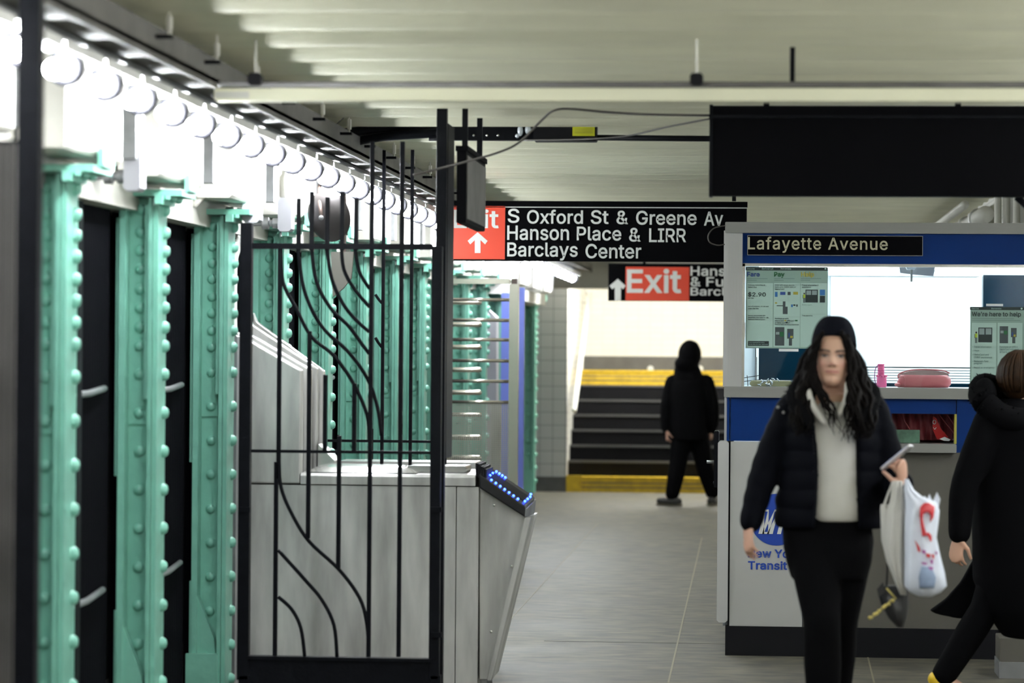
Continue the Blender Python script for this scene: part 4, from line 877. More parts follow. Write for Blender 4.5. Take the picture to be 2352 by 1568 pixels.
gb = thing('grey_cabinet', (P(1128, 900, 26.6).x, 26.6, 0), 'tall pale grey cabinet with a slanting top behind the full-height turnstile arms', 'cabinet')
MB().ppoly([(1108, 716), (1118, 708), (1140, 728), (1140, 1236), (1108, 1236)], 26.6, 26.85).build('body', 'boxgrey', gb)
hb = MB().bbox(P(1122, 660, 26.9).x, P(1166, 660, 26.9).x, 26.9, 27.2, P(1140, 674, 26.9).z, 2.245, .01).build('light_box', 'tube' if False else 'whitep'); tag(hb, 'white boxy fitting under the lamps above the full-height turnstile', 'box')

# ================================================================== signs
YS1 = 18.4
sg = thing('exit_sign', (P(1370, 530, YS1).x, YS1, P(1370, 600, YS1).z), 'hanging black and red exit sign listing S Oxford St, Hanson Place and Barclays Center', 'sign')
MB().pbox(1037, 466, 1715, 600, YS1+.004, YS1+.07).build('cabinet', 'signblack', sg)
MB().pbox(1037, 462, 1717, 474, YS1-.006, YS1+.076).build('top_rail', 'signblack', sg)
MB().pbox(1037, 475.2, 1716, 477.2, YS1, YS1+.006).build('white_line', 'signwhite', sg)
# the sign face keeps level in the world, so pixel rows are taken at each place and tilt with the camera
MB().pbox(1037, 470.5, 1160, 595, YS1, YS1+.01).build('red_panel', 'signred', sg)
dy = lambda x: 0.0078*0
def sgt(s, x0, y0, x1, y1, mt='signwhite', bold=.016, **k): return text_px(s, x0, y0, x1, y1, YS1, mt, sg, bold=bold, **k)
sgt('Exit', 1042, 480.5, 1145.5, 524, bold=.014)
for w_, a, b_, c, d in (('S',1166,479,1193,512),('Oxford',1210.5,481.5,1339,514),('St',1357,482.5,1398,514.5),('&',1416,483.5,1443,515),('Greene',1461,484,1600,516.5),('Av',1617,486,1661,518),
                        ('Hanson',1165,518,1307,551.5),('Place',1325,520.5,1427,552.5),('&',1445,523,1472,555),('LIRR',1491,524.5,1576,556),('Barclays',1165,557,1327,598),('Center',1345,560,1473,593.5)):
    sgt(w_, a, b_, c, d, bold=.011)
ar = MB().ppoly([(1097, 533), (1120, 553), (1114, 561), (1103.5, 551), (1103.5, 581), (1090.5, 581), (1090.5, 551), (1080, 561), (1074, 553)], YS1-.003, YS1+.001); ar.build('arrow', 'signwhite', sg)
for px in (1080, 1686):
    a = P(px, 462, YS1+.03); MB().box(a.x-.012, a.x+.012, YS1+.02, YS1+.045, a.z, HC+.09).build('hanger', 'black', sg)
YS2 = 26.0
s2 = thing('exit_sign', (P(1530, 650, YS2).x, YS2, P(1530, 692, YS2).z), 'blurred red Exit sign with a white arrow, hanging further off behind the large one', 'sign')
MB().pbox(1397, 606, 1860, 692, YS2+.004, YS2+.07).build('cabinet', 'signblack', s2)
MB().pbox(1437, 613, 1583, 690, YS2, YS2+.01).build('red_panel', 'signred', s2)
text_px('Exit', 1440, 617, 1565, 673, YS2, 'signwhite', s2, bold=.018)
for s, y0, y1, xe in (('Hanson Place', 612, 634, 1810), ('& Fulton St', 636, 658, 1780), ('Barclays Center', 660, 684, 1840)):
    text_px(s, 1586, y0, xe, y1, YS2, 'signwhite', s2, bold=.012)
MB().ppoly([(1419, 640), (1437, 656), (1431, 664), (1426, 660), (1426, 690), (1412, 690), (1412, 660), (1406, 664), (1400, 656)], YS2-.003, YS2+.001).build('arrow', 'signwhite', s2)
for px in (1480, 1780):
    a = P(px, 606, YS2+.03); MB().box(a.x-.012, a.x+.012, YS2+.02, YS2+.045, a.z, HC+.09).build('hanger', 'black', s2)
# big dark hanging sign, back side
YB = 12.5
bs = thing('hanging_sign', (P(2100, 350, YB).x, YB, P(2100, 450, YB).z), 'large plain black sign back hanging from the ceiling at the upper right', 'sign')
zb, zt_ = P(1990, 450, YB).z, P(1990, 243, YB).z
MB().bbox(P(1631, 345, YB).x, P(2680, 345, YB).x, YB, YB+.09, zb, zt_, .004).build('cabinet', 'signblack', bs)
MB().box(P(1628, 345, YB).x, P(2683, 345, YB).x, YB-.008, YB+.10, zt_-.05, zt_-.038).build('edge_rail', 'black', bs)
MB().box(P(1629, 345, YB).x, P(1637, 345, YB).x, YB-.004, YB+.095, zb-.004, zt_+.004).build('end_cap', 'black', bs)
MB().tube([P(2335, 452, YB+.12), P(2375, 490, YB+.12)], .016, 6).build('bracket', 'black', bs)
for px in (1760, 2200, 2560):
    a = P(px, 300, YB+.045); MB().box(a.x-.012, a.x+.012, YB+.035, YB+.06, zt_-.01, HC+.09).build('hanger', 'black', bs)
# sign seen edge-on
nsx = P(1070, 420, 13.0).x; Ya, Yb2 = 13.05, 13.95
ns = thing('narrow_hanging_sign', (nsx, 13.5, P(1068, 515, Ya).z), 'dark flat sign seen nearly edge-on, hanging just right of the tall gate post', 'sign')
z0, z1 = P(1060, 512, Ya).z, P(1060, 340, Ya).z
MB().bbox(nsx-.045, nsx-.004, Ya, Yb2, z0, z1, .004).build('cabinet', 'signblack', ns)
MB().box(nsx-.004, nsx+.0, Ya+.03, Yb2-.02, z0+.02, z1-.03).build('face', 'galvdk', ns)
MB().box(nsx-.05, nsx+.004, Ya-.01, Yb2+.01, z1-.012, z1+.01).build('top_rail', 'signblack', ns)
for Yh, xx in ((13.15, nsx-.02), (13.75, nsx-.012)): MB().box(xx-.012, xx+.012, Yh-.01, Yh+.01, z1, HC+.09).build('hanger', 'black', ns)

# ================================================================== under the ceiling
YP = 10.3
pp = thing('ceiling_strut', (P(1400, 200, YP).x, YP, P(1400, 215, YP).z), 'pale strut with a dark conduit on top crossing under the ceiling', 'strut')
zp = P(1400, 218, YP).z
MB().bbox(P(492, 218, YP).x, 2.5, YP, YP+.08, zp-.020, zp+.022, .006).build('strut', 'ceiling', pp); MB().box(P(494, 218, YP).x, P(572, 218, YP).x, YP-.003, YP, zp-.012, zp+.010).build('end_plate', 'cream', pp)
MB().tube([(P(500, 200, YP).x, YP+.01, zp+.036), (2.5, YP+.01, zp+.036)], .011, 8).build('conduit', 'galvdk', pp, True)
for px, dk in ((587, 1), (1600, 1)):
    a = P(px, 185, YP)
    MB().bbox(a.x-.022, a.x+.022, YP-.03, YP+.03, zp+.03, zp+.072, .008).build('clamp', 'blackmat', pp)
    MB().tube([(a.x, YP, zp+.07), (a.x, YP, HC+.09)], .005, 6).build('rod', 'cream', pp)
o = MB().box(P(1820, 160, 10.6).x-.009, P(1820, 160, 10.6).x+.009, 10.59, 10.61, P(1820, 200, 10.6).z, HC+.09).build('hanger_strap', 'black'); tag(o, 'short black strap hanging from the ceiling at the pale pipe above the large black sign', 'strap')
# small pale stubs on the ceiling
for i, (px, y, Y) in enumerate(((388, 108, 9.9), (660, 250, 12.2), (744, 300, 14.0))):
    a = P(px, y, Y); o = MB().lathe((a.x, Y, a.z-.02), [(.012, 0), (.016, .01), (.016, .05), (.01, .06), (.01, HC+.05-a.z)], 'z', 8).build('ceiling_stub', 'cream', smooth='auto')
    tag(o, ['short pale stub hanging from the ceiling, nearest the upper left corner', 'short pale stub hanging from the ceiling above the middle of the lamp row', 'short pale stub hanging from the ceiling at the left end of the black ducts'][i], 'pipe stub', 'pale stubs under the ceiling')
YC = 14.2
tk = thing('black_conduit_run', (P(1200, 305, YC).x, YC, P(1200, 325, YC).z), 'thick black duct and conduits crossing just under the ceiling with a yellow warning label', 'conduit')
z_ = P(1200, 307, YC).z
MB().bbox(P(1040, 307, YC).x, P(1226, 307, YC).x, YC, YC+.05, P(1130, 322, YC).z, P(1130, 290, YC).z, .006).build('bracket_rail', 'black', tk)
MB().bbox(P(1226, 307, YC).x, P(1371, 307, YC).x, YC-.03, YC+.07, P(1300, 325, YC).z, P(1300, 287, YC).z, .006).build('junction_box', 'blackmat', tk)
lb = MB().pbox(1315, 288, 1366, 312, YC-.034, YC-.030).build('warning_label', 'labyel', tk)
for yy in (296, 300, 304): MB().pbox(1320, yy, 1361, yy+1.2, YC-.0355, YC-.034).build('label_line', 'inkyel', lb)
MB().tube([P(1371, 316, YC+.02), P(1900, 321, YC+.02)], .014, 10).build('conduit', 'black', tk, True)
MB().tube(smoothpath([P(1045, 303, YC+.03), P(900, 312, YC+.03), P(830, 322, YC+.03), P(755, 340, YC+.03)], 6), .022, 12).build('pipe', 'black', tk, True)
MB().tube(smoothpath([P(1045, 294, YC+.08), P(860, 300, YC+.08), P(755, 312, YC+.08)], 6), .026, 12).build('pipe', 'black', tk, True)
MB().tube([P(985, 318, YC+.02), P(1045, 318, YC+.02)], .012, 8).build('conduit', 'black', tk, True)
b = MB(); b.ell(P(1195, 300, YC-.02), .014, .016, .026, 10, 8); b.ell(P(1213, 298, YC-.02), .016, .018, .022, 10, 8); b.ell(P(1188, 312, YC-.02), .010, .014, .010, 8, 6); b.build('foil_wrap', 'clear', tk, True)
for x in (1088, 1118, 1144): MB().ell(P(x, 311, YC-.004), .006, .006, .006, 8, 6).build('bolt', 'steel2', tk, True)
def cable(pts, Y, r, lab, n=6):
    q = smoothpath([P(x, y, yy) for x, y, yy in pts], n)
    o = MB().tube(q, r, 8).build('cable', 'cable', smooth=True); tag(o, lab, 'cable', 'loose cables under the ceiling'); return o
cable([(948, 402, 12.9), (1005, 388, 12.9), (1075, 370, 12.85), (1150, 348, 12.8), (1195, 325, 12.8), (1245, 275, 12.75), (1272, 254, 12.7), (1310, 250, 12.7), (1400, 258, 12.7), (1500, 263, 12.65), (1634, 265, 12.6)], 0, .0052, 'loose brown cable swooping from the gate post up to the large black sign')
cable([(1200, 322, 14.1), (1330, 320, 13.8), (1440, 312, 13.5), (1530, 292, 13.1), (1634, 272, 12.7)], 0, .0040, 'thin cable rising from the yellow-labelled black box to the large black sign')
cable([(745, 305, 13.9), (765, 292, 13.9), (800, 260, 13.8), (808, 250, 13.7)], 0, .003, 'thin stray wire curling under the ceiling left of the tall gate post')
cable([(1666, 518, 16.16), (1640, 524, 16.15), (1627, 540, 16.14), (1630, 556, 16.14), (1648, 563, 16.15), (1664, 561, 16.17)], 0, .0035, 'thin cable loop sticking out at the top left corner of the ticket booth')
# white pipes at the right wall, far back
pr = thing('wall_pipes', (1.35, 24, 2.4), 'thick white pipes with collars under the ceiling beyond the booth roof, top right', 'pipe')
MB().tube([(1.40, 19.6, 2.50), (1.40, 33.8, 2.50)], .055, 14).build('main_pipe', 'cream', pr, True)
MB().tube([(1.27, 19.6, 2.56), (1.27, 33.8, 2.56)], .028, 12).build('thin_pipe', 'cream', pr, True)
for i in range(12): MB().lathe((1.40, 20.2+i*1.1, 2.50), [(.068, 0), (.068, .05)], 'y', 14).build('collar', 'whitep', pr, 'auto')
for i, (px, Y) in enumerate(((2292, 19.2), (2312, 19.2), (2335, 19.1))):
    a = P(px, 480, Y); o = MB().lathe((a.x, Y, 0), [(.022, 0), (.022, 2.35), (.030, 2.36), (.030, 2.42), (.022, 2.43), (.022, 2.66)], 'z', 12).build('riser_pipe', 'cream', smooth='auto')
    tag(o, 'white vertical riser pipe behind the booth roof, %s of the three' % ['leftmost', 'middle one', 'rightmost'][i], 'pipe', 'white riser pipes')
# ================================================================== ticket booth
YB0 = 16.2; YBK = 17.95
bo = thing('ticket_booth', (P(2000, 1500, YB0).x+.3, YB0+1, 0), 'station ticket booth with blue bands, wide lit window and grey panels', 'booth')
def bp(x0, y0, x1, y1, ya=0, yb=.06, b=0): return MB().pbox(x0, y0, x1, y1, YB0+ya, YB0+yb, b)
XR = 2900
def XX(px): return P(px, 900, YB0).x
def ZZ(py): return P(1900, py, YB0).z
def zb(x0, y0, x1, y1, ya=0, yb=.06, b=0):   # level box: rows read at pixel column 1900
    m_ = MB(); f = m_.bbox if b else m_.box
    a = (XX(x0), XX(x1), YB0+ya, YB0+yb, ZZ(y1), ZZ(y0)); return f(*a, b) if b else f(*a)
zb(1663, 511, XR, 536, -.03, .10, .004).build('roof_trim', 'alu', bo)
zb(1664, 536, 1703, 890, -.01, .09, .003).build('corner_post', 'boothwhite', bo)
g = MB()
for i in range(5): g.box(XX(1668+7*i), XX(1670+7*i), YB0-.013, YB0-.009, ZZ(888), ZZ(538))
g.build('corner_fluting', 'boothgrey', bo)
zb(1703, 536, XR, 605, .004, .05).build('blue_band', 'blue', bo)
zb(1663, 889, XR, 914, -.035, .10, .004).build('window_sill', 'alu', bo)
zb(1660, 530, 1664, 890, .02, .08).build('side_edge', 'boothgrey', bo)
zb(1670, 914, 1676, 1014, -.004, .05).build('blue_band_edge', 'blue', bo)
zb(1678, 914, 2048, 1014, .0, .05).build('blue_band', 'blue', bo)
zb(2048, 914, 2196, 948, .0, .05).build('blue_band', 'blue', bo)
zb(2198, 914, XR, 1036, .0, .05).build('blue_band', 'blue', bo)
zb(1664, 914, 1670, 1014, .01, .06).build('corner_post', 'boothwhite', bo)
zb(2000, 1016, 2196, 1036, -.07, .05, .004).build('tray_edge', 'alu', bo)
zb(1650, 1014, 1675, 1432, -.02, .07, .012).build('lower_corner', 'boothwhite', bo)
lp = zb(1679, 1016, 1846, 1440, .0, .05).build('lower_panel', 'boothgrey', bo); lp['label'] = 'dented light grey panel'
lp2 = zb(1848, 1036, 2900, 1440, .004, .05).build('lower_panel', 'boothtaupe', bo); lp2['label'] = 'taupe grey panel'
zb(1675, 1016, 1679, 1440, .01, .04).build('panel_gap', 'blackmat', bo)
MB().box(XX(1670), XX(2296), YB0-.02, YB0+1.9, 0, ZZ(1440)).build('plinth', 'blackmat', bo)
MB().box(XX(2296), XX(XR), YB0+.05, YB0+1.9, 0, ZZ(1440)).build('plinth', 'blackmat', bo)
zb(2193, 948, 2198, 1016, .0, .06).build('slot_edge', 'inkyel', bo)
# shell: side walls, roof, back wall, inner floor
MB().box(XX(1664), XX(1664)+.05, YB0+.05, YBK+.1, .15, ZZ(536)).build('side_wall', 'intwhite', bo)
MB().box(XX(XR)-.05, XX(XR), YB0+.05, YBK+.1, .15, ZZ(536)).build('side_wall', 'intwhite', bo)
MB().box(XX(1664), XX(XR), YB0+.05, YBK+.14, ZZ(530), ZZ(513)).build('roof', 'intwhite', bo)
MB().box(XX(1664), XX(XR), YBK, YBK+.1, .15, ZZ(536)).build('back_wall', 'intwhite', bo)
MB().box(XX(1680), XX(XR)-.05, YB0+.05, YB0+.62, ZZ(889)-.03, ZZ(889)).build('inner_shelf', 'intwhite', bo)
MB().box(XX(2040), XX(2200), YB0+.05, YB0+.45, ZZ(1016)-.02, ZZ(1016)).build('slot_tray', 'boothtaupe', bo)
MB().box(XX(2020), XX(2200), YB0+.45, YB0+.47, ZZ(1016), ZZ(915)).build('slot_back', 'intwhite', bo)
# window glass
zb(1704, 606, XR, 889, .03, .036).build('window_glass', 'glass', bo)
zb(1703, 604, XR, 612, .02, .05).build('window_frame', 'steel2', bo)
zb(1703, 606, 1709, 889, .02, .05).build('window_frame', 'steel2', bo)
# back windows (dark) with frames
def kb(x0, y0, x1, y1, ya, yb): return MB().pbox(x0, y0, x1, y1, YBK-ya, YBK-yb)
kb(1743, 795, 1905, 872, .012, 0).build('back_window', 'intdark', bo)
kb(2258, 632, 2500, 860, .012, 0).build('back_window', 'intdark', bo)
kb(1736, 640, 1743, 890, .03, 0).build('back_frame', 'paper', bo)
kb(1735, 640, 1737, 888, .035, .0).build('back_frame_edge', 'blackmat', bo)
zl_ = P(2000, 612, YB0+.9).z
MB().box(XX(1740), XX(2800), YB0+.55, YB0+.75, zl_, zl_+.03).build('lamp_diffuser', 'tube', bo)
MB().box(XX(1740), XX(2800), YB0+1.35, YB0+1.5, zl_, zl_+.03).build('lamp_diffuser', 'tube', bo)
# hardware on the left side: black handset holder
hs = thing('wall_handset', (XX(1640), YB0+.1, ZZ(1160)), 'black hardware sticking out at the left side of the ticket booth', 'handset')
MB().bbox(XX(1641), XX(1652), YB0-.0, YB0+.12, ZZ(1122), ZZ(992), .004).build('body', 'black', hs)
MB().tube([(XX(1624), YB0+.05, ZZ(1064)), (XX(1648), YB0+.05, ZZ(1064))], .009, 8).build('peg', 'galv', hs, True)
MB().cap_tube([(XX(1644), YB0+.05, ZZ(1112)), (XX(1650), YB0+.05, ZZ(1112))], [.012, .012], 8).build('hook', 'black', hs, True)
# name plate
np2 = thing('station_name_sign', (XX(1915), YB0, ZZ(587)), 'black name plate reading Lafayette Avenue on the blue band of the booth', 'sign')
zb(1714, 541, 2117, 587, -.012, .004).build('plate', 'signblack', np2)
e = MB()
for a in ((1714, 541, 2117, 542.3), (1714, 585.7, 2117, 587), (1714, 541, 1715.3, 587), (2115.7, 541, 2117, 587)): e.box(XX(a[0]), XX(a[2]), YB0-.014, YB0-.012, ZZ(a[3]), ZZ(a[1]))
e.build('edge_line', 'alu', np2)
text_px('Lafayette', 1718, 543.5, 1886, 580.5, YB0-.012, 'signcream', np2, bold=.009, track=16); text_px('Avenue', 1902, 546, 2039, 574, YB0-.012, 'signcream', np2, bold=.009, track=16)
# transit emblem and wording on the lower panel: parts of the booth
lc = P(1783, 1193, YB0)
e = MB().lathe((lc.x, YB0, lc.z), [(.137, 0), (.137, -.003)], 'y', 48).build('emblem', 'logoblue', bo)
text_px('MTA', 1742, 1170, 1832, 1226, YB0-.003, 'signwhite', e, name='emblem_letters', bold=.05, shear=.25)
text_px('New York City', 1718, 1261, 1893, 1286, YB0, 'logoblue', bo, bold=.022)
text_px('Transit', 1718, 1288, 1808, 1308, YB0, 'logoblue', bo, bold=.022)
# posters taped inside the glass
YPp = YB0+.026
def poster(x0, y0, x1, y1, lab):
    t = thing('poster', P((x0+x1)/2, y1, YPp), lab, 'poster')
    MB().pbox(x0, y0, x1, y1, YPp, YPp+.002).build('sheet', 'poster', t)
    return t
_lf = [0]
def pr_(t, x0, y0, x1, y1, mt, name, par=None):
    _lf[0] += 1; l = .0002+(_lf[0] % 110)*.00002
    return MB().pbox(x0, y0, x1, y1, YPp-l-.0001, YPp).build(name, mt, par or t)
def ptx(t, s, x0, y0, x1, y1, mt, bold=.01, lift=.0026): return text_px(s, x0, y0, x1, y1, YPp-lift, mt, t, bold=bold, depth=.0006)
_lf[0] = 0
p1 = poster(1713, 613, 1901, 800, 'pale green poster in the booth window headed Fare, Pay, Help')
pr_(p1, 1713, 613, 1901, 621, 'ink', 'header_strip')
ptx(p1, 'Welcome', 1716, 614.8, 1733, 618.8, 'posterlt', 0); ptx(p1, 'Bienvenidos', 1793, 614.8, 1817, 618.8, 'posterlt', 0); ptx(p1, 'Benvenuti', 1750, 614.8, 1776, 618.8, 'posterlt', 0)
MB().lathe(P(1896, 617, YPp), [(.005, 0), (.005, -.001)], 'y', 16).build('round_mark', 'posterlt', p1)
for s, x0, x1, mt in (('Fare', 1716, 1745, 'inkblue'), ('Pay', 1778, 1802, 'inkgreen'), ('Help', 1840, 1870, 'inkyel')): ptx(p1, s, x0, 624.5, x1, 638 if s != 'Fare' else 635, mt, .022)
for x in (1716, 1778, 1839):
    for y, w in ((639, 47), (643, 22)): pr_(p1, x, y, x+w, y+1.1, 'inkgrey', 'small_print')
for a, b_ in ((1715.5, 1775), (1777, 1837.5), (1838.5, 1899.5)): pr_(p1, a, 650, b_, 797, 'posterlt', 'column_panel')
for s, x0, y0, x1 in (('Subway, Local Bus &', 1718, 653, 1757), ('Select Bus', 1718, 657.5, 1738), ('Enter with smart device,', 1780, 653, 1825), ('bank card, OMNY card, or', 1780, 657.5, 1828), ('MetroCard', 1780, 662, 1801),
                      ('Travel information &', 1842, 653, 1880), ('assistance', 1842, 657.5, 1862), ('Up to 3 children, 44 tall and', 1718, 702, 1765), ('under ride free.', 1718, 706.5, 1743), ('Seniors and people with', 1718, 723, 1758),
                      ('disabilities may apply for the', 1718, 727.5, 1765), ('Reduced-Fare program.', 1718, 732, 1758), ('Trip planning', 1842, 723, 1866), ('Purchase or refill', 1780, 729.5, 1811), ('MetroCard', 1780, 734.5, 1800), ('with cash', 1807, 734.5, 1825), ('or bank card', 1780, 739, 1803), ('at', 1810, 739, 1814), ('MetroCard vending machines', 1780, 743.5, 1835), ('per ride', 1718, 683, 1731)):
    ptx(p1, s, x0, y0, x1, y0+3.4, 'ink', .006)
ptx(p1, '$2.90', 1718, 670, 1759, 682, 'ink', .012)
ptx(p1, 'Station Agent', 1842, 698.5, 1865, 701.5, 'inkgrey', .0)
def pic(t, items):
    for x0, y0, x1, y1, mt, nm in items: pr_(t, x0, y0, x1, y1, mt, nm)
pic(p1, [(1780,670,1786,681.5,'picblue','card_picture'),(1792,670,1804,677,'inkblue','card_picture'),(1809,670,1816,677.5,'picgrey','card_picture'),(1822,670,1833,676.5,'inkyel','card_picture'),
 (1798,692,1804,704,'picgrey','turnstile_picture'),(1798,704,1809,721,'picgrey','turnstile_picture'),(1784,701,1798,702.8,'ink','turnstile_arm'),(1817,699,1821,705,'picblue','card_picture'),(1822,699,1827,702,'ink','card_picture'),(1829,699,1832,704,'ink','card_picture'),(1780,694,1785,697,'inkyel','card_picture'),
 (1780,751,1801.5,793.5,'picgrey','machine_picture'),(1782,762,1790,768,'piclight','screen_picture'),(1791,762,1800,773,'inkgreen','screen_picture'),(1808,755,1822.5,777.5,'picgrey','machine_picture'),(1812,777.5,1819,793.5,'picgrey','machine_leg'),(1811,764,1814,774,'inkblue','screen_picture'),(1815,771,1821,776,'inkyel','screen_picture'),
 (1850,665,1878.5,694.5,'ink','booth_picture'),(1852,667,1863,677,'piclight','booth_window_picture'),(1865,667,1876.5,677,'piclight','booth_window_picture'),(1883,665,1895,678,'picblue','kiosk_picture'),(1883,679,1895,694.5,'ink','kiosk_picture'),
 (1718,783,1766,794,'ink','notice_box'),(1801.5,734.5,1806,737.5,'inkyel','card_picture'),(1826,734.5,1832,737.5,'inkgreen','cash_picture'),(1804,739,1809.5,742,'ink','card_picture'),(1777,727.5,1837,727.9,'poster','rule_line'),(1839,721,1899,721.4,'poster','rule_line')])
def figure_pic(t, x, y, s=1.0):
    pr_(t, x-3*s, y+6*s, x-1.6*s, y+14*s, 'ink', 'figure_arm'); pr_(t, x-2*s, y+5*s, x+2.6*s, y+13*s, 'picyel', 'vest'); pr_(t, x-2*s, y+13*s, x-.1, y+24*s, 'picgrey', 'figure_leg'); pr_(t, x+.5*s, y+13*s, x+2.4*s, y+24*s, 'picgrey', 'figure_leg')
    MB().lathe(P(x+.3, y+3*s, YPp-.0006), [(.0045*s, 0), (.0045*s, -.0005)], 'y', 12).build('figure_head', 'bracket', t)
figure_pic(p1, 1847, 671)
ptx(p1, 'Fare required for entry.', 1720, 784.8, 1757, 788, 'posterlt', 0, .0028); ptx(p1, '$100 fine for non-payment', 1720, 789, 1764, 792.4, 'posterlt', 0, .0028)
_lf[0] = 0
p2 = poster(2228, 705, 2420, 891, "pale green poster in the booth window reading We're here to help")
pr_(p2, 2228, 705, 2420, 712, 'ink', 'header_strip')
ptx(p2, 'Welcome', 2231, 706.5, 2248, 710, 'posterlt', 0); ptx(p2, 'Bienvenidos', 2277, 706.5, 2300, 710, 'posterlt', 0)
MB().lathe(P(2346.5, 708.5, YPp), [(.005, 0), (.005, -.001)], 'y', 16).build('round_mark', 'posterlt', p2)
ptx(p2, "We're here to help", 2232, 716, 2345, 729, 'ink', .014)
for y, w in ((731, 97), (735, 112)): pr_(p2, 2232, y, 2232+w, y+1.1, 'inkgrey', 'small_print')
pr_(p2, 2231.5, 741, 2288, 888, 'posterlt', 'column_panel'); pr_(p2, 2291, 741, 2348, 888, 'posterlt', 'column_panel')
pic(p2, [(2247,752,2279,786,'ink','booth_picture'),(2249,754,2261,768,'piclight','booth_window_picture'),(2264,754,2277,768,'piclight','booth_window_picture'),(2296,749,2315.5,788,'picgrey','machine_picture'),(2298,759,2305,765,'piclight','screen_picture'),(2306,759,2314,768,'inkgreen','screen_picture'),(2322,753,2335,774,'picgrey','machine_picture'),(2325,774,2332,788,'picgrey','machine_leg'),(2324,763,2327,771,'inkblue','screen_picture'),(2328,768,2333,773,'inkyel','screen_picture')])
figure_pic(p2, 2242, 760, 1.15)
for s, y, x1 in (('Travel information', 794, 2277), ('Maps', 803, 2249), ('MetroCard and', 812, 2271), ('OMNY assistance', 818, 2278), ('Reduced-Fare', 827, 2270), ('program', 833, 2256), ('Report an emergency', 842, 2284)):
    ptx(p2, s, 2237, y, x1, y+4.4, 'inkgrey', .004)
for y in (796, 805, 814, 829, 844): pr_(p2, 2234, y, 2235.2, y+1.2, 'inkgrey', 'list_dot')
for s, y, x1 in (('Purchase or refill a', 794, 2337), ('MetroCard with cash', 800, 2340), ('or bank card', 806, 2325)): ptx(p2, s, 2296, y, x1, y+4.4, 'inkgrey', .004)
# pieces of tape / paper on the glass
for i, (a, lab) in enumerate((((1789, 801, 1834, 807), 'white tape strip on the booth glass below the Fare Pay Help poster'), ((2265, 697.5, 2304, 703), "white tape strip on the booth glass above the We're here to help poster"),
                             ((1707, 611, 1712, 648), 'white upright tape strip at the upper left corner of the booth glass'), ((1706, 740, 1712, 778), 'white upright tape strip low on the left edge of the booth glass'))):
    o = MB().pbox(*a, YPp-.003, YPp-.002).build('tape_strip', 'paper'); tag(o, lab, 'tape')
# roller blind on the back wall
bl = thing('window_blind', P(2080, 872, YBK-.05), 'white closed blind glowing behind the counter of the booth', 'blind')
MB().pbox(1908, 634, 2242, 842, YBK-.05, YBK-.045).build('sheet', 'blind', bl)
MB().pbox(1903, 626, 2250, 634, YBK-.08, YBK-.02).build('head_rail', 'intwhite', bl)
MB().pbox(2242, 632, 2254, 872, YBK-.06, YBK-.02).build('side_rail', 'paper', bl)
for i in range(6): MB().pbox(1908, 845+6.0*i, 2242, 849.4+6.0*i, YBK-.060+.002*i, YBK-.045).build('slat', 'blind', bl)
# counter behind
MB().pbox(1745, 880, 2300, 892, YBK-.08, YBK-.02).build('back_ledge', 'intdark', bo)
# microphone / speaker on the ceiling
YM = YB0+.30
sp = thing('speaker_fixture', P(2094, 645, YM), 'grey speaker fixture with a short rod hanging inside the top of the booth window', 'speaker')
MB().ppoly([(2066, 612), (2148, 612), (2144, 634), (2100, 630), (2068, 626)], YM+.05, YM+.12).build('housing', 'boxgrey', sp)
MB().ppoly([(2078, 606), (2108, 606), (2102, 619), (2084, 619)], YM-.03, YM+.03).build('cone', 'paper', sp)
MB().lathe(P(2093.5, 647, YM), [(.0045, 0), (.006, .005), (.006, .065)], 'z', 10).build('rod', 'alu', sp, True)
# things on the counter
zc = ZZ(889)
def onC(px, Y): return Vector((P(px, 888, Y).x, Y, zc))
um = thing('folded_umbrella', onC(2025, YB0+.2), 'bright pink folded umbrella standing on the booth counter', 'umbrella')
Yq = YB0+.2; c = onC(2025, Yq); s_ = 1/S(Yq)
MB().lathe(c, [(.024, 0), (.027, .01), (.026, .05), (.020, .062), (.006, .066)], 'z', 16).build('canopy', 'pink', um, 'auto')
b = MB()
for i in range(7): b.lathe(c+Vector((-.004, 0, .062+.009*i)), [(.016, 0), (.019, .003), (.019, .006), (.016, .009)], 'z', 16)
b.build('handle', 'pink', um, 'auto')
b = MB()
for i in range(8): b.ell(c+Vector((.025*math.cos(i*.785), .025*math.sin(i*.785), .060)), .005, .005, .006, 6, 5)
b.build('rib_tips', 'pink', um, True)
MB().tube(smoothpath([c+Vector(v) for v in ((-.016,-.01,.122), (-.034,-.015,.10), (-.038,-.015,.05), (-.03,-.012,.012))], 5), .0022, 6).build('wrist_loop', 'purple', um, True)
po = thing('cosmetic_pouch', onC(2118, YB0+.2), 'open rose pink zip pouch lying on the booth counter beside the umbrella', 'pouch')
def pq(px, py, Y): return P(px, py, Y)
ya, yb = YB0+.12, YB0+.30
vs = []; outline_f = [(2052, 888), (2070, 866), (2076, 862), (2110, 866), (2150, 866), (2182, 858), (2187, 880), (2182, 889)]
b = MB(); b.rings([(c_.x, YB0+.21, z, rx, ry) for (c_, z, rx, ry) in ((pq(2120, 880, YB0+.2), zc+.001, .135, .055), (pq(2122, 880, YB0+.2), zc+.02, .145, .07), (pq(2124, 870, YB0+.2), zc+.05, .138, .062), (pq(2122, 860, YB0+.2), zc+.068, .125, .05))], 32, 2.8)
b.build('body', 'rose', po, True)
b = MB(); b.ppoly([(2064, 864), (2068, 858), (2090, 852), (2130, 850), (2166, 853), (2178, 857), (2180, 862), (2150, 866), (2080, 868)], YB0+.20, YB0+.24); b.build('lining', 'lining', po)
MB().tube(smoothpath([pq(x, y, YB0+.18) for x, y in ((2063, 868), (2066, 858), (2092, 850), (2130, 848.5), (2166, 851), (2181, 857))], 5), .004, 6).build('zip_edge', 'rose', po, True)
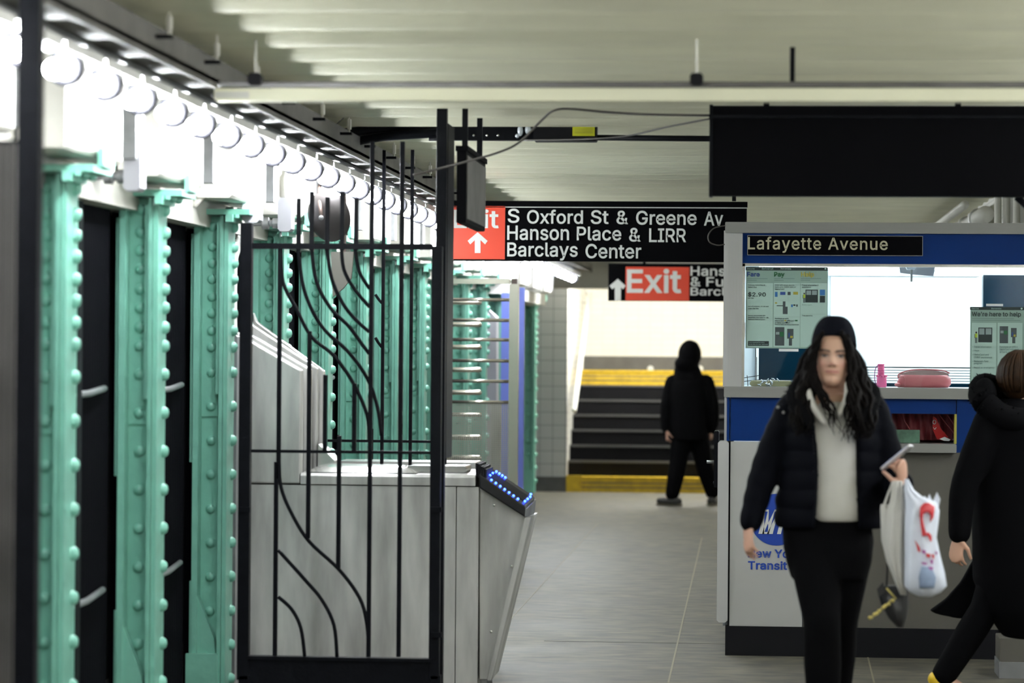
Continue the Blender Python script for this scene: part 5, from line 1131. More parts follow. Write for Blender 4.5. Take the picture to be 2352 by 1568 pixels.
MB().tube(smoothpath([pq(x, y, YB0+.13) for x, y in ((2064, 866), (2077, 866), (2078, 886))], 3), .003, 6).build('seam', 'rose', po, True)
b = MB(); b.ell(pq(2062, 883, YB0+.17), .018, .02, .010, 12, 8); b.build('zip_tab', 'rose', po, True)
tr = MB().bbox(P(1722, 885, YB0+.2).x, P(1820, 885, YB0+.2).x, YB0+.12, YB0+.36, zc+.001, zc+.030, .01).build('counter_tray', 'tan'); tag(tr, 'shallow tan plastic tray on the booth counter under the Fare poster', 'tray')
fo = thing('crumpled_film', onC(1764, YB0+.08), 'crumpled clear film lying in front of the tan tray in the booth window', 'film')
b = MB()
for i in range(14):
    q = Vector((P(1742+random.random()*46, 880, YB0+.08).x, YB0+.07+random.random()*.03, zc+.006+random.random()*.035)); b.ell(q, .012, .008, .004, 6, 4, Matrix.Rotation(random.random()*3, 3, 'Y'))
b.build('film', 'clear', fo)
bs_ = MB(); 
for (x0, y0, x1, y1) in ((1704, 868, 1745, 862), (1704, 876, 1745, 872), (1718, 888, 1716, 862), (1738, 888, 1738, 820), (1706, 888, 1708, 868)): bs_.tube([P(x0, y0, YB0+.3), P(x1, y1, YB0+.34)], .0022, 6)
o = bs_.build('wire_rack', 'black'); tag(o, 'thin dark wire rack at the left end of the booth counter', 'rack')
# through the lower slot: rose bag, red packet, green block
zs = ZZ(1016)
gbk = MB().bbox(P(2040, 1000, YB0+.06).x, P(2113, 1000, YB0+.06).x, YB0+.07, YB0+.12, zs+.001, P(2080, 987, YB0+.06).z, .002).build('glass_block', 'greenglass'); tag(gbk, 'speckled green glass block in the pay slot of the booth', 'glass block')
rb = thing('rose_bag', (P(2110, 1010, YB0+.2).x, YB0+.25, zs), 'dusty rose bag with folds, seen through the pay slot of the booth', 'bag')
vs = []; fs = []; n = 40
for i in range(n+1):
    x = P(lerp(2035, 2196, i/n), 980, YB0+.25).x
    for j in range(7):
        z = lerp(zs+.012, P(2100, 915, YB0+.25).z, j/6)
        y = YB0+.25+.022*math.sin(i*1.15+j*.5)+.014*math.sin(i*2.9-j*.9)
        vs.append((x, y, z))
b = MB().add(vs, [(i*7+j, i*7+j+1, i*7+j+8, i*7+j+7) for i in range(n) for j in range(6)])
b.box(P(2035, 980, YB0+.3).x, P(2196, 980, YB0+.3).x, YB0+.31, YB0+.38, zs+.001, P(2100, 912, YB0+.3).z)
b.build('fabric', 'rosedk', rb, True)
for pts in (((2072, 945), (2078, 968), (2090, 986)), ((2155, 948), (2175, 975), (2192, 996)), ((2172, 946), (2186, 968), (2194, 980))):
    MB().tube([P(x, y, YB0+.20) for x, y in pts], .0035, 6).build('seam', 'rose', rb, True)
rp = thing('red_packet', P(2155, 1012, YB0+.12), 'shiny red packet leaning in the pay slot of the booth', 'packet')
MB().ppoly([(2143, 955), (2150, 960), (2162, 985), (2178, 1003), (2172, 1010), (2152, 1008), (2142, 985)], YB0+.13, YB0+.15).build('wrapper', 'redpack', rp)
text_px('O', 2142, 964, 2150, 974, YB0+.13, 'signwhite', rp, bold=.0); text_px('V', 2143, 981, 2151, 986, YB0+.13, 'signwhite', rp, bold=.0)
MB().ppoly([(2158, 1008), (2170, 1003), (2183, 1009), (2180, 1013), (2168, 1012)], YB0+.11, YB0+.13).build('white_end', 'paper', rp)
# steel bin / machine at the lower right corner
sb = thing('steel_kiosk', (P(2400, 1560, 15.2).x, 15.3, 0), 'grey metal machine base at the lower right corner beside the booth', 'machine')
MB().bbox(P(2297, 1480, 15.25).x, P(2640, 1480, 15.25).x, 15.25, 15.55, .02+.06, P(2320, 1466, 15.25).z, .004).build('body', 'boothtaupe', sb)
MB().box(P(2297, 1480, 15.25).x-.004, P(2640, 1480, 15.25).x, 15.24, 15.56, 0, .08).build('plinth', 'galv', sb)
# ================================================================== people
def fused(mb, name, mt, parent, voxel=.006, smooth=6, fac=.5):
    me = bpy.data.meshes.new('tmp'); me.from_pydata(mb.v, [], mb.f); me.update(); fix_normals(me)
    o = bpy.data.objects.new('tmp', me); COL.objects.link(o)
    r = o.modifiers.new('r', 'REMESH'); r.mode = 'VOXEL'; r.voxel_size = voxel; r.use_smooth_shade = True
    if smooth:
        s = o.modifiers.new('s', 'SMOOTH'); s.iterations = smooth; s.factor = fac
    bpy.context.view_layer.update()
    m2 = bpy.data.meshes.new_from_object(o.evaluated_get(bpy.context.evaluated_depsgraph_get()))
    bpy.data.objects.remove(o); bpy.data.meshes.remove(me)
    org = wloc(parent)
    m2.transform(Matrix.Translation(-org)); m2.name = name; m2.materials.clear(); m2.materials.append(M[mt])
    m2.polygons.foreach_set('use_smooth', [True]*len(m2.polygons))
    o2 = bpy.data.objects.new(name, m2); COL.objects.link(o2); o2.parent = parent
    return o2

HW = [(0,.024),(.03,.032),(.08,.042),(.16,.052),(.28,.061),(.4,.068),(.52,.073),(.66,.075),(.78,.071),(.88,.058),(.95,.040),(1,.006)]
HF = [(0,.066),(.03,.080),(.08,.086),(.16,.087),(.28,.087),(.4,.089),(.52,.090),(.66,.092),(.78,.086),(.88,.068),(.95,.046),(1,.006)]
HB = [(0,-.02),(.03,.0),(.08,.02),(.16,.04),(.28,.060),(.4,.080),(.52,.092),(.66,.098),(.78,.094),(.88,.076),(.95,.05),(1,.006)]
HH = .232
def g1(x, c, s): return math.exp(-((x-c)/s)**2)
def head(mb, org, R, sc_=1.0):
    """org: chin level on the neck axis; local -y is forward"""
    n, m_ = 96, 84; vs = []
    for i in range(m_+1):
        t = i/m_; w = interp(HW, t)[0]; f = interp(HF, t)[0]; bk = interp(HB, t)[0]
        for j in range(n):
            th = 2*PI*j/n; c, s = math.sin(th), -math.cos(th)      # j=0 faces -y
            cy = (bk-f)/2; ry = (f+bk)/2
            x = w*math.copysign(abs(c)**.92, c); y = cy + ry*math.copysign(abs(s)**.92, s); z = t*HH
            fr = max(0, -s)
            if fr > .2:
                d = 0
                # nose: bridge to tip
                nz = g1(t, .375, .035)*1.0 + (0 if t < .375 or t > .60 else (1-(t-.375)/.225)*.85)
                wn = lerp(.013, .008, min(1, max(0, (t-.37)/.15)))
                d += .021*min(1.0, nz)*g1(x, 0, wn)
                for sx in (-1, 1):
                    d += .007*g1(t, .352, .025)*g1(x, sx*.0125, .006)      # nostril wings
                    d -= .0095*g1(t, .505, .045)*g1(x, sx*.031, .018)       # sockets
                    d += .0055*g1(t, .500, .026)*g1(x, sx*.031, .0125)      # eyeballs
                    d += .0045*g1(t, .585, .030)*g1(x, sx*.030, .022)       # brow ridge
                    d += .0050*g1(t, .38, .09)*g1(x, sx*.047, .018)         # cheek
                d += .0050*g1(t, .262, .016)*g1(x, 0, .022) + .0058*g1(t, .222, .018)*g1(x, 0, .019) - .0035*g1(t, .242, .008)*g1(x, 0, .026)
                d -= .0040*g1(t, .175, .022)*g1(x, 0, .025); d += .0060*g1(t, .10, .05)*g1(x, 0, .022)
                y -= d
            vs.append(org + R @ Vector((x, y, z))*sc_)
    fs = [[i*n+j, i*n+(j+1) % n, (i+1)*n+(j+1) % n, (i+1)*n+j] for i in range(m_) for j in range(n)]
    fs += [list(range(n-1, -1, -1)), [m_*n+j for j in range(n)]]
    mb.add(vs, fs)
    for sx in (-1, 1):     # ears
        c = org + R @ Vector((sx*.076, .012, .108))*sc_
        mb.ell(c, .008*sc_, .017*sc_, .031*sc_, 12, 8, R @ Matrix.Rotation(sx*.25, 3, 'Z'))
def paint(o, org, R, sc_=1.0, base=(.50, .30, .21), hand=(.50, .29, .21)):
    me = o.data; at = me.color_attributes.new('tint', 'FLOAT_COLOR', 'POINT'); Ri = R.transposed(); off = wloc(o)
    buf = []
    for v in me.vertices:
        q = Ri @ (v.co + off - org) / sc_; t = q.z/HH; c = list(base)
        if t < -.3: c = list(hand)
        elif q.y < -.03 and 0 <= t < 1:
            def mix(col, k):
                for i in range(3): c[i] = lerp(c[i], col[i], min(1, max(0, k)))
            mix((.60, .27, .22), .5*g1(t, .36, .08)*(g1(q.x, .042, .02)+g1(q.x, -.042, .02)))
            mix((.55, .22, .18), .35*g1(t, .37, .03)*g1(q.x, 0, .012))
            mix((.32, .085, .075), 1.0*g1(t, .243, .022)*(1 if abs(q.x) < .023 else g1(abs(q.x), .023, .004)))
            mix((.12, .03, .03), .85*g1(t, .242, .005)*(1 if abs(q.x) < .022 else g1(abs(q.x), .022, .004)))
            for sx in (-1, 1):
                ex = q.x-sx*.031
                mix((.16, .075, .055), .75*g1(t, .515, .045)*g1(ex, 0, .019))
                mix((.012, .007, .005), 1.6*g1(t, .592-.012*(ex*sx/.02)**2+.005*sx*ex/.02, .014)*(1 if abs(ex) < .017 else g1(abs(ex), .017, .004)))
                mix((.30, .25, .23), 1.0 if (ex/.0125)**2+((t-.500)/.018)**2 < 1 else 0)
                mix((.012, .006, .005), 1.0 if (ex/.0078)**2+((t-.503)/.026)**2 < 1 else 0)
                mix((.01, .006, .006), .95*g1(t, .522-.010*(ex/.014)**2, .008)*(1 if abs(ex) < .015 else g1(abs(ex), .015, .003)))
                mix((.10, .04, .03), .45*g1(t, .478, .007)*g1(ex, 0, .013))
                mix((.10, .03, .025), .8*g1(t, .338, .009)*g1(abs(q.x), .009, .004))
        buf += [*c, 1]
    at.data.foreach_set('color', buf)

def hand(mb, wrist, d, nrm, side=1, size=1.0, curl=(.35, .45, .35), spread=.05, thumb=.5):
    d = Vector(d).normalized(); nrm = Vector(nrm); nrm = (nrm - d*nrm.dot(d)).normalized(); l = d.cross(nrm)*side; w = Vector(wrist)
    s = size
    mb.cap_tube([w-d*.03*s, w+d*.01*s, w+d*.05*s, w+d*.085*s], [.025*s, .030*s, .040*s, .039*s], 14, ry=[.019*s, .017*s, .014*s, .012*s], up=nrm)
    for k, (o, L) in enumerate(((.031, .070), (.0105, .080), (-.0105, .075), (-.031, .058))):
        p = w+d*(.082-.004*abs(k-1.2))*s+l*o*s; dd = (d+l*spread*(1.5-k)).normalized(); pts = [p-dd*.01*s, p]
        ang = 0
        for q, fr in enumerate((.45, .30, .25)):
            ang += curl[q]*(1+.08*k)
            dv = dd*math.cos(ang)+nrm*math.sin(ang); p = p+dv*L*fr*s; pts.append(p)
        mb.cap_tube(pts, [.0095*s, .0092*s, .0085*s, .0078*s, .0066*s], 10)
    p = w+d*.022*s+l*.030*s; dv = (d*.62+l*.62+nrm*thumb).normalized()
    p2 = p+dv*.038*s; dv2 = (d*.85+l*.15+nrm*(thumb+.15)).normalized(); p3 = p2+dv2*.030*s; p4 = p3+(dv2+nrm*.3).normalized()*.022*s
    mb.cap_tube([p-dv*.01*s, p, p2, p3, p4], [.014*s, .0135*s, .0115*s, .0098*s, .0085*s], 10)

def shell(mb, rows, th=.03, n=40):
    """rows: cx, cy, z, rx, ry, x_left_edge, x_right_edge ; open at the front (-y)"""
    outer, inner = [], []
    for (cx, cy, z, rx, ry, xl_, xr_) in rows:
        a0 = -math.acos(max(-1, min(1, (xr_-cx)/rx))); a1 = 2*PI-math.acos(max(-1, min(1, (xl_-cx)/rx)))
        for j in range(n+1):
            a = lerp(a0, a1, j/n); outer.append((cx+rx*math.cos(a), cy+ry*math.sin(a), z)); inner.append((cx+(rx-th)*math.cos(a), cy+(ry-th)*math.sin(a), z))
    k = len(rows); N = n+1; O = k*N; fs = []
    for i in range(k-1):
        for j in range(n):
            a = i*N+j; fs.append((a, a+1, a+N+1, a+N)); fs.append((O+a, O+a+N, O+a+N+1, O+a+1))
        for j in (0, n):
            a = i*N+j; fs.append((a, a+N, O+a+N, O+a) if j == 0 else (a, O+a, O+a+N, a+N))
    for j in range(n):
        fs.append((j, O+j, O+j+1, j+1)); a = (k-1)*N+j; fs.append((a, a+1, O+a+1, O+a))
    mb.add(outer+inner, fs)

# ---------------------------------------------------------------- woman in front of the booth
YW = 11.7; SW = S(YW)
def Wp(x, y, dy=0): return P(x, y, YW+dy)
def zw(y): return P(1910, y, YW).z
def cxw(xa, xb, y): return P((xa+xb)/2, y, YW).x
wo = thing('person', (Wp(1912, 1500).x, YW, 0), 'woman in black knit hat, quilted jacket and cream hoodie walking forward, phone in hand', 'person')
Rw = Matrix.Rotation(math.radians(-3), 3, 'Z') @ Matrix.Rotation(math.radians(2), 3, 'Y')
ho = Wp(1911, 887, .03)
bd = MB(); head(bd, ho, Rw)
bd.cap_tube([ho+Vector((0, .03, -.13)), ho+Vector((0, .025, -.04)), ho+Vector((0, .012, .05))], [.058, .050, .052], 18)
def RG(y, xa, xb, ry, cy=0): c = P((xa+xb)/2, y, YW); return (c.x, YW+.03+cy, c.z, (xb-xa)/2/SW, ry)
bd.rings([RG(1560, 1868, 1935, .05)] if 0 else [RG(1225, 1815, 1990, .10), RG(1150, 1835, 1990, .095), RG(1080, 1845, 1985, .09), RG(1000, 1828, 2000, .10), RG(950, 1822, 2004, .095), RG(925, 1845, 1985, .07), RG(905, 1880, 1950, .05)])
def leg(mb, hip, knee, ank, r=(.085, .058, .040), ex=0):
    hip, knee, ank = Vector(hip), Vector(knee), Vector(ank)
    mb.cap_tube([hip, hip.lerp(knee, .5), knee, knee.lerp(ank, .35), ank], [r[0]+ex, (r[0]+r[1])/2+.004+ex, r[1]+ex, r[1]+.0+ex, r[2]+ex], 18)
hipL, kneeL, ankL = Wp(1866, 1235, .02), Wp(1888, 1425, -.08), Wp(1893, 1690, -.02)
hipR, kneeR, ankR = Wp(1948, 1235, .03), Wp(1928, 1425, .06), Wp(1915, 1655, .36)
ankL.z = .09; ankR.z = .16
leg(bd, hipL, kneeL, ankL); leg(bd, hipR, kneeR, ankR)
bd.cap_tube([ankL+Vector((0, .04, -.03)), ankL+Vector((0, -.15, -.055))], [.034, .026], 12)
bd.cap_tube([ankR+Vector((0, .03, -.03)), ankR+Vector((0, -.12, -.10))], [.034, .026], 12)
armL = [Wp(1822, 935, .03), Wp(1775, 1035, .03), Wp(1748, 1110, .0), Wp(1722, 1205, -.04)]
armR = [Wp(2000, 935, .03), Wp(2034, 1030, .03), Wp(2052, 1108, .0), Wp(2066, 1112, -.10), Wp(2074, 1108, -.19)]
bd.cap_tube(armL, [.042, .036, .034, .026], 14); bd.cap_tube(armR, [.042, .036, .034, .030, .025], 14)
hand(bd, Wp(1721, 1208, -.045), (-.05, -.25, -1), (.75, .4, -.1), side=-1, size=.84, curl=(.30, .35, .3), thumb=.35)
hand(bd, Wp(2074, 1106, -.20), (-.12, -.62, .78), (-.80, .45, .25), side=1, size=.86, curl=(.75, .85, .6), spread=.03, thumb=.5)
body = fused(bd, 'body', 'skin', wo, .0042, 3, .4); paint(body, ho, Rw)
# trousers
tr_ = MB(); tr_.rings([RG(1262, 1800, 2004, .118), RG(1215, 1797, 2003, .115), RG(1185, 1805, 1998, .11), RG(1180, 1810, 1994, .10)])
tr_.rings([RG(1330, 1818, 1992, .115), RG(1290, 1806, 2002, .12), RG(1250, 1799, 2006, .12)])
leg(tr_, hipL, kneeL, ankL, (.098, .072, .052)); leg(tr_, hipR, kneeR, ankR, (.10, .072, .052))
fused(tr_, 'trousers', 'trouser', wo, .008, 8)
for a, pit in ((ankL, 0), (ankR, .35)):
    b = MB(); z0 = .0
    pr = [(-.19, 0), (.075, 0), (.08, .05), (.045, .10), (-.03, .105), (-.09, .07), (-.17, .05), (-.195, .025)]
    c = math.cos(pit); s = math.sin(pit); base = a.z-.09
    b.prismx([(a.y+y*c+z*s, max(.0, base+.002+z*c-(y-0)*s*(-1) if pit else z)) for y, z in pr], a.x-.042, a.x+.042)
    b.build('shoe', 'shoe', wo, bevel=.012)
# hoodie
hd = MB(); hd.rings([RG(1196, 1850, 1985, .118, -.006), RG(1180, 1846, 1990, .125, -.006), RG(1100, 1846, 1992, .122), RG(1020, 1838, 1996, .124), RG(960, 1838, 1992, .115), RG(938, 1852, 1976, .095), RG(922, 1868, 1956, .075)])
hd.cap_tube(smoothpath([Wp(1858, 880, -.06), Wp(1852, 905, -.08), Wp(1866, 935, -.105), Wp(1890, 965, -.12)], 4), [.014]*4+[.022]*9, 10) if 0 else hd.cap_tube([Wp(1857, 878, -.05), Wp(1858, 905, -.08), Wp(1872, 940, -.10), Wp(1893, 968, -.105)], [.010, .014, .017, .016], 12)
hd.cap_tube([Wp(1946, 880, -.05), Wp(1946, 915, -.085), Wp(1928, 950, -.105)], [.012, .016, .016], 12)
hdo = fused(hd, 'hoodie', 'hoodie', wo, .0065, 9)
# jacket: open shell with quilting, plus sleeves
rows = []
def JR(y, xa, xb, ry, el, er, q=0):
    c = P((xa+xb)/2, y, YW); k = .010*q
    rows.append((c.x, YW+.03, c.z, (xb-xa)/2/SW+k, ry+k, P(el, y, YW).x, P(er, y, YW).x))
J = [(1212, 1786, 2026, .150, 1866, 1978), (1195, 1784, 2028, .152, 1868, 1978), (1150, 1786, 2026, .148, 1872, 1976), (1100, 1796, 2024, .144, 1874, 1974), (1040, 1802, 2024, .142, 1872, 1972), (990, 1800, 2024, .140, 1866, 1970), (950, 1802, 2022, .134, 1858, 1972), (925, 1812, 2014, .122, 1856, 1966), (905, 1834, 1994, .10, 1858, 1962)]
yy = 1212
while yy >= 905:
    for a, b_ in zip(J, J[1:]):
        if b_[0] <= yy <= a[0]:
            k = (a[0]-yy)/(a[0]-b_[0]); JR(yy, *[lerp(a[i], b_[i], k) for i in range(1, 6)], q=abs(math.sin(PI*(1212-yy)/44))**.6); break
    yy -= 5.5
jk = MB(); shell(jk, rows, .034, 44)
def sleeve(mb, pts, rs, step=.008, puff=.004):
    q = smoothpath(pts, 12); L = [0]
    for a, b_ in zip(q, q[1:]): L.append(L[-1]+(b_-a).length)
    tab = [(sum((pts[i+1]-pts[i]).length for i in range(k)), rs[k]) for k in range(len(pts))]
    r = [interp(tab, l)[0] + puff*abs(math.sin(PI*l/.07)) for l in L]
    mb.cap_tube(q, r, 18)
sleeve(jk, armL[:3]+[Wp(1725, 1196, -.036)], [.062, .058, .052, .042])
sleeve(jk, armR[:4]+[Wp(2074, 1108, -.18)], [.062, .058, .055, .047, .040])
jko = fused(jk, 'jacket', 'jacket', wo, .0075, 4)
b = MB(); 
for k in range(34): b.ell(Wp(1868+1.5*math.sin(k), 1205-8.2*k, -.105+.0), .0035, .003, .0035, 6, 4)
b.build('zip', 'blackmat', jko)
for (x, y) in ((1787, 935), (1800, 947)): MB().ell(Wp(x, y, -.06), .006, .005, .006, 8, 6).build('snap', 'alu', jko, True)
# fur trimmed hood lying round the neck
fc = MB(); random.seed(11)
pth = smoothpath([Wp(1850, 965, -.10), Wp(1830, 925, -.06), Wp(1832, 893, .02), Wp(1870, 880, .11), Wp(1915, 878, .14), Wp(1970, 882, .11), Wp(1998, 900, .02), Wp(1998, 935, -.06), Wp(1978, 972, -.10)], 6)
fc.cap_tube(pth, [.034+.006*random.random() for _ in pth], 12)
for _ in range(260):
    p = random.choice(pth); dv = Vector((random.uniform(-1, 1), random.uniform(-1, .6), random.uniform(-1, 1))).normalized()
    fc.tube([p+dv*.024, p+dv*(.040+.012*random.random())+Vector((0, 0, -.008))], [.006, .001], 5)
fc.build('fur_collar', 'fur', wo, True)
# hat
hb_ = MB(); n = 40; m_ = 18; vs = []
ct = ho + Rw @ Vector((0, .014, 0))
for i in range(m_+1):
    t = i/m_
    for j in range(n):
        th = 2*PI*j/n; fx, fy = math.sin(th), -math.cos(th)
        zr = .190 - .045*(1-max(0, -fy))*.9 - (.03 if fy > 0 else 0)*fy     # rim height: high over the brow, low at the nape
        a = t*PI/2
        rr = math.sin(a)**.72
        zt2 = .268; z = zr + (zt2-zr)*math.cos(a)**1.1
        ribv = 1+.010*math.sin(th*20)
        vs.append(ct + Rw @ Vector((.0845*rr*fx*ribv, (.104*rr*fy)*ribv + .008, z+.004*rr)))
fs = [[i*n+j, (i+1)*n+j, (i+1)*n+(j+1) % n, i*n+(j+1) % n] for i in range(m_) for j in range(n)]
hb_.add(vs, fs); hat = hb_.build('knit_hat', 'beanie', wo, True)
so = hat.modifiers.new('s', 'SOLIDIFY'); so.thickness = .006; so.offset = 0
# long wavy hair
def strands(parent, groups, mt='hair', seed=3):
    random.seed(seed); b = MB()
    for pts, n, jit, r in groups:
        for _ in range(n):
            off = Vector((max(-1.7, min(1.7, random.gauss(0, 1))), max(-1.4, min(1.4, random.gauss(0, .8))), 0)); ph = random.random()*6; L = random.uniform(.82, 1.06)
            q = []
            for k, (p, sp_) in enumerate(pts): q.append(Vector(p)+Vector((off.x*sp_, off.y*sp_*.7, random.gauss(0, .004))))
            q = smoothpath(q, 7); nq = max(6, int(len(q)*min(1, L))); q = q[:nq]
            q = [v+Vector((.009*math.sin(ph+i*.62)*min(1, i/6), .006*math.cos(ph*1.3+i*.5)*min(1, i/6), 0)) for i, v in enumerate(q)]
            rs = [r*(.7+.5*math.sin(PI*min(1, i/len(q)+.15)))*(1 if i < len(q)*.6 else 1-.85*(i/len(q)-.6)/.4) for i in range(len(q))]
            b.tube(q, rs, 6)
    return b.build('hair', mt, parent, True)
G = [
 ([(Wp(1878, 775, -.030), .003), (Wp(1861, 830, -.035), .006), (Wp(1858, 870, -.045), .012), (Wp(1846, 915, -.07), .018), (Wp(1836, 965, -.11), .020), (Wp(1838, 1000, -.13), .02)], 46, 0, .0075),
 ([(Wp(1889, 764, -.060), .002), (Wp(1873, 795, -.050), .002), (Wp(1865, 832, -.045), .003), (Wp(1871, 872, -.055), .005), (Wp(1893, 915, -.115), .010), (Wp(1912, 960, -.135), .014), (Wp(1925, 1000, -.14), .016)], 20, 0, .006),
 ([(Wp(1933, 764, -.060), .002), (Wp(1948, 795, -.050), .002), (Wp(1956, 832, -.045), .003), (Wp(1959, 875, -.055), .006), (Wp(1960, 920, -.115), .012), (Wp(1958, 970, -.135), .016), (Wp(1952, 1015, -.14), .014)], 26, 0, .0065),
 ([(Wp(1944, 772, -.035), .004), (Wp(1962, 835, -.03), .008), (Wp(1975, 875, -.03), .012), (Wp(1986, 920, -.07), .018), (Wp(1990, 975, -.125), .018), (Wp(1984, 1010, -.14), .016)], 46, 0, .0075),
 ([(Wp(1884, 785, .06), .006), (Wp(1852, 835, .05), .012), (Wp(1838, 900, .06), .018), (Wp(1835, 960, .12), .02)], 40, 0, .009),
 ([(Wp(1938, 775, .06), .006), (Wp(1966, 835, .05), .012), (Wp(1988, 900, .06), .018), (Wp(1992, 960, .12), .02)], 40, 0, .009),
 ([(Wp(1911, 760, .10), .03), (Wp(1911, 830, .14), .035), (Wp(1911, 900, .17), .04), (Wp(1911, 980, .19), .045)], 60, 0, .011)]
hr_ = strands(wo, G)
# phone, bags, purse
pc = Wp(2060, 1050, -.27); ph = thing('smartphone', pc, 'silver smartphone held up in the hand of the woman in the black knit hat', 'phone')
A = Vector((.70, -.15, .60)).normalized(); B = Vector((.28, .93, -.02)); B = (B-A*B.dot(A)).normalized(); C_ = A.cross(B)
if C_.z < 0: C_ = -C_
def slab(mb, c, a, b_, n_, la, lb, ln, ch=.006):
    poly = [(-la+ch,-lb),(la-ch,-lb),(la,-lb+ch),(la,lb-ch),(la-ch,lb),(-la+ch,lb),(-la,lb-ch),(-la,-lb+ch)]
    vs = [c+a*u+b_*v-n_*ln for u, v in poly]+[c+a*u+b_*v+n_*ln for u, v in poly]; n = 8
    mb.add(vs, [list(range(n))[::-1], list(range(n, 2*n))]+[[i, (i+1) % n, (i+1) % n+n, i+n] for i in range(n)]); return mb
slab(MB(), pc, A, B, C_, .070, .035, .0042).build('case', 'phone', ph)
slab(MB(), pc+C_*.0045+A*.0, A, B, C_, .064, .031, .0006).build('screen', 'screen', ph)
b = MB()
for u in (.052, .040): b.lathe((0, 0, 0), [(.006, 0), (.006, .002)], 'z', 12)
b.v = [pc + A*(.052 if i < 24 else .034) + B*(.02) - C_*(.0045+v.z) + A*v.x + B*v.y for i, v in enumerate(b.v)]; b.build('camera_lens', 'purse', ph)

def baglike(mb, rows, n=36, fold=.006, ph_=0):
    """rows: (xl, xr, y, depth, dy)"""
    vs = []
    for i, (xa, xb, y, dp, dy) in enumerate(rows):
        a = P(xa, y, YW+dy); b_ = P(xb, y, YW+dy); cx = (a.x+b_.x)/2; rx = abs(b_.x-a.x)/2
        for j in range(n):
            th = 2*PI*j/n; f = 1+fold/max(rx, .02)*math.sin(th*7+i*.7+ph_)*.8
            vs.append((cx+rx*math.cos(th)*(1+.3*(f-1)), YW+dy+dp*math.sin(th)*f*1.0, lerp(a.z, b_.z, .5+.5*math.cos(th))))
    k = len(rows)
    fs = [[i*n+j, i*n+(j+1) % n, (i+1)*n+(j+1) % n, (i+1)*n+j] for i in range(k-1) for j in range(n)]+[list(range(n)), [(k-1)*n+j for j in range(n)][::-1]]
    return mb.add(vs, fs)
DY = -.25
tb = thing('tote_bag', Wp(2060, 1360, DY), 'off-white cloth tote bag hanging from the wrist beside the plastic bag', 'bag')
b = MB(); baglike(b, [(2048, 2072, 1104, .012, DY), (2047, 2074, 1125, .018, DY), (2044, 2076, 1150, .025, DY), (2036, 2078, 1172, .032, DY), (2034, 2079, 1220, .04, DY), (2030, 2080, 1262, .042, DY), (2042, 2080, 1300, .038, DY), (2056, 2080, 1335, .025, DY), (2068, 2082, 1366, .010, DY)], 36, .007)
b.build('bag_body', 'tote', tb, True)
b = MB(); baglike(b, [(2023, 2045, 1158, .010, DY+.02), (2022, 2048, 1170, .02, DY+.02), (2024, 2050, 1240, .025, DY+.02), (2036, 2056, 1290, .02, DY+.02), (2052, 2062, 1325, .008, DY+.02)], 24, .004); b.build('side_fold', 'tote', tb, True)
MB().tube(smoothpath([Wp(2030, 1162, DY), Wp(2038, 1140, DY), Wp(2050, 1108, DY)], 4), .005, 6).build('handle', 'tote', tb, True)
wb_ = thing('plastic_bag', Wp(2120, 1368, DY-.02), 'white plastic carrier bag with a red print, hanging from the wrist of the woman', 'bag')
DB = DY-.04
R_ = [(2078, 2086, 1100, .010), (2076, 2098, 1125, .02), (2078, 2118, 1140, .03), (2079, 2150, 1152, .04), (2080, 2158, 1172, .05), (2079, 2156, 1200, .055), (2078, 2152, 1235, .06), (2078, 2160, 1275, .065), (2077, 2170, 1315, .07), (2076, 2174, 1345, .068), (2090, 2160, 1360, .05), (2110, 2140, 1369, .02)]
b = MB(); baglike(b, [(a, c, y, d, DB) for a, c, y, d in R_], 40, .008, 1.0); b.build('bag_body', 'bagwhite', wb_, True)
for pts in (((2128, 1150), (2135, 1134), (2140, 1146), (2144, 1152)), ((2142, 1154), (2152, 1130), (2160, 1146), (2156, 1165)), ((2118, 1146), (2124, 1138), (2132, 1150))):
    MB().ppoly(list(pts), YW+DB-.006, YW+DB+.002).build('torn_handle', 'bagwhite', wb_)
# print on the bag follows its front surface
def on_bag(px, py, lift=.003):
    for a, c in zip(R_, R_[1:]):
        if a[2] <= py <= c[2]:
            k = (py-a[2])/(c[2]-a[2]); xl_, xr_, d = lerp(a[0], c[0], k), lerp(a[1], c[1], k), lerp(a[3], c[3], k); break
    u = (px-(xl_+xr_)/2)/((xr_-xl_)/2); return P(px, py, YW+DB-d*math.sqrt(max(.02, 1-u*u))*1.10-lift)
def bag_patch(pts, mt, name):     # thin patch: fan triangulated strip between two outlines
    l_, r__ = pts; n = 14; vs = []; 
    for i in range(n+1):
        t = i/n
        def at(pl, t):
            x = t*(len(pl)-1); k = min(int(x), len(pl)-2); f = x-k; return (lerp(pl[k][0], pl[k+1][0], f), lerp(pl[k][1], pl[k+1][1], f))
        a, c = at(l_, t), at(r__, t)
        for j in range(5): 
            q = (lerp(a[0], c[0], j/4), lerp(a[1], c[1], j/4)); vs.append(on_bag(*q, lift=.012))
    b = MB().add(vs, [(i*5+j, i*5+j+1, i*5+j+6, i*5+j+5) for i in range(n) for j in range(4)]); o = b.build(name, mt, wb_, True)
    s = o.modifiers.new('s', 'SOLIDIFY'); s.thickness = .001; return o
bag_patch(([(2112, 1185), (2113, 1165), (2122, 1155), (2134, 1154), (2148, 1163), (2144, 1190)], [(2120, 1190), (2121, 1180), (2127, 1176), (2133, 1177), (2138, 1184), (2136, 1200)]), 'red', 'red_print')
bag_patch(([(2112, 1185), (2114, 1205), (2118, 1232)], [(2119, 1188), (2123, 1210), (2130, 1230)]), 'red', 'red_print')
bag_patch(([(2124, 1226), (2132, 1232), (2137, 1243)], [(2133, 1222), (2140, 1230), (2140, 1243)]), 'red', 'red_print')
bag_patch(([(2101, 1240), (2104, 1250), (2108, 1266)], [(2106, 1246), (2113, 1258), (2114, 1268)]), 'red', 'red_print')
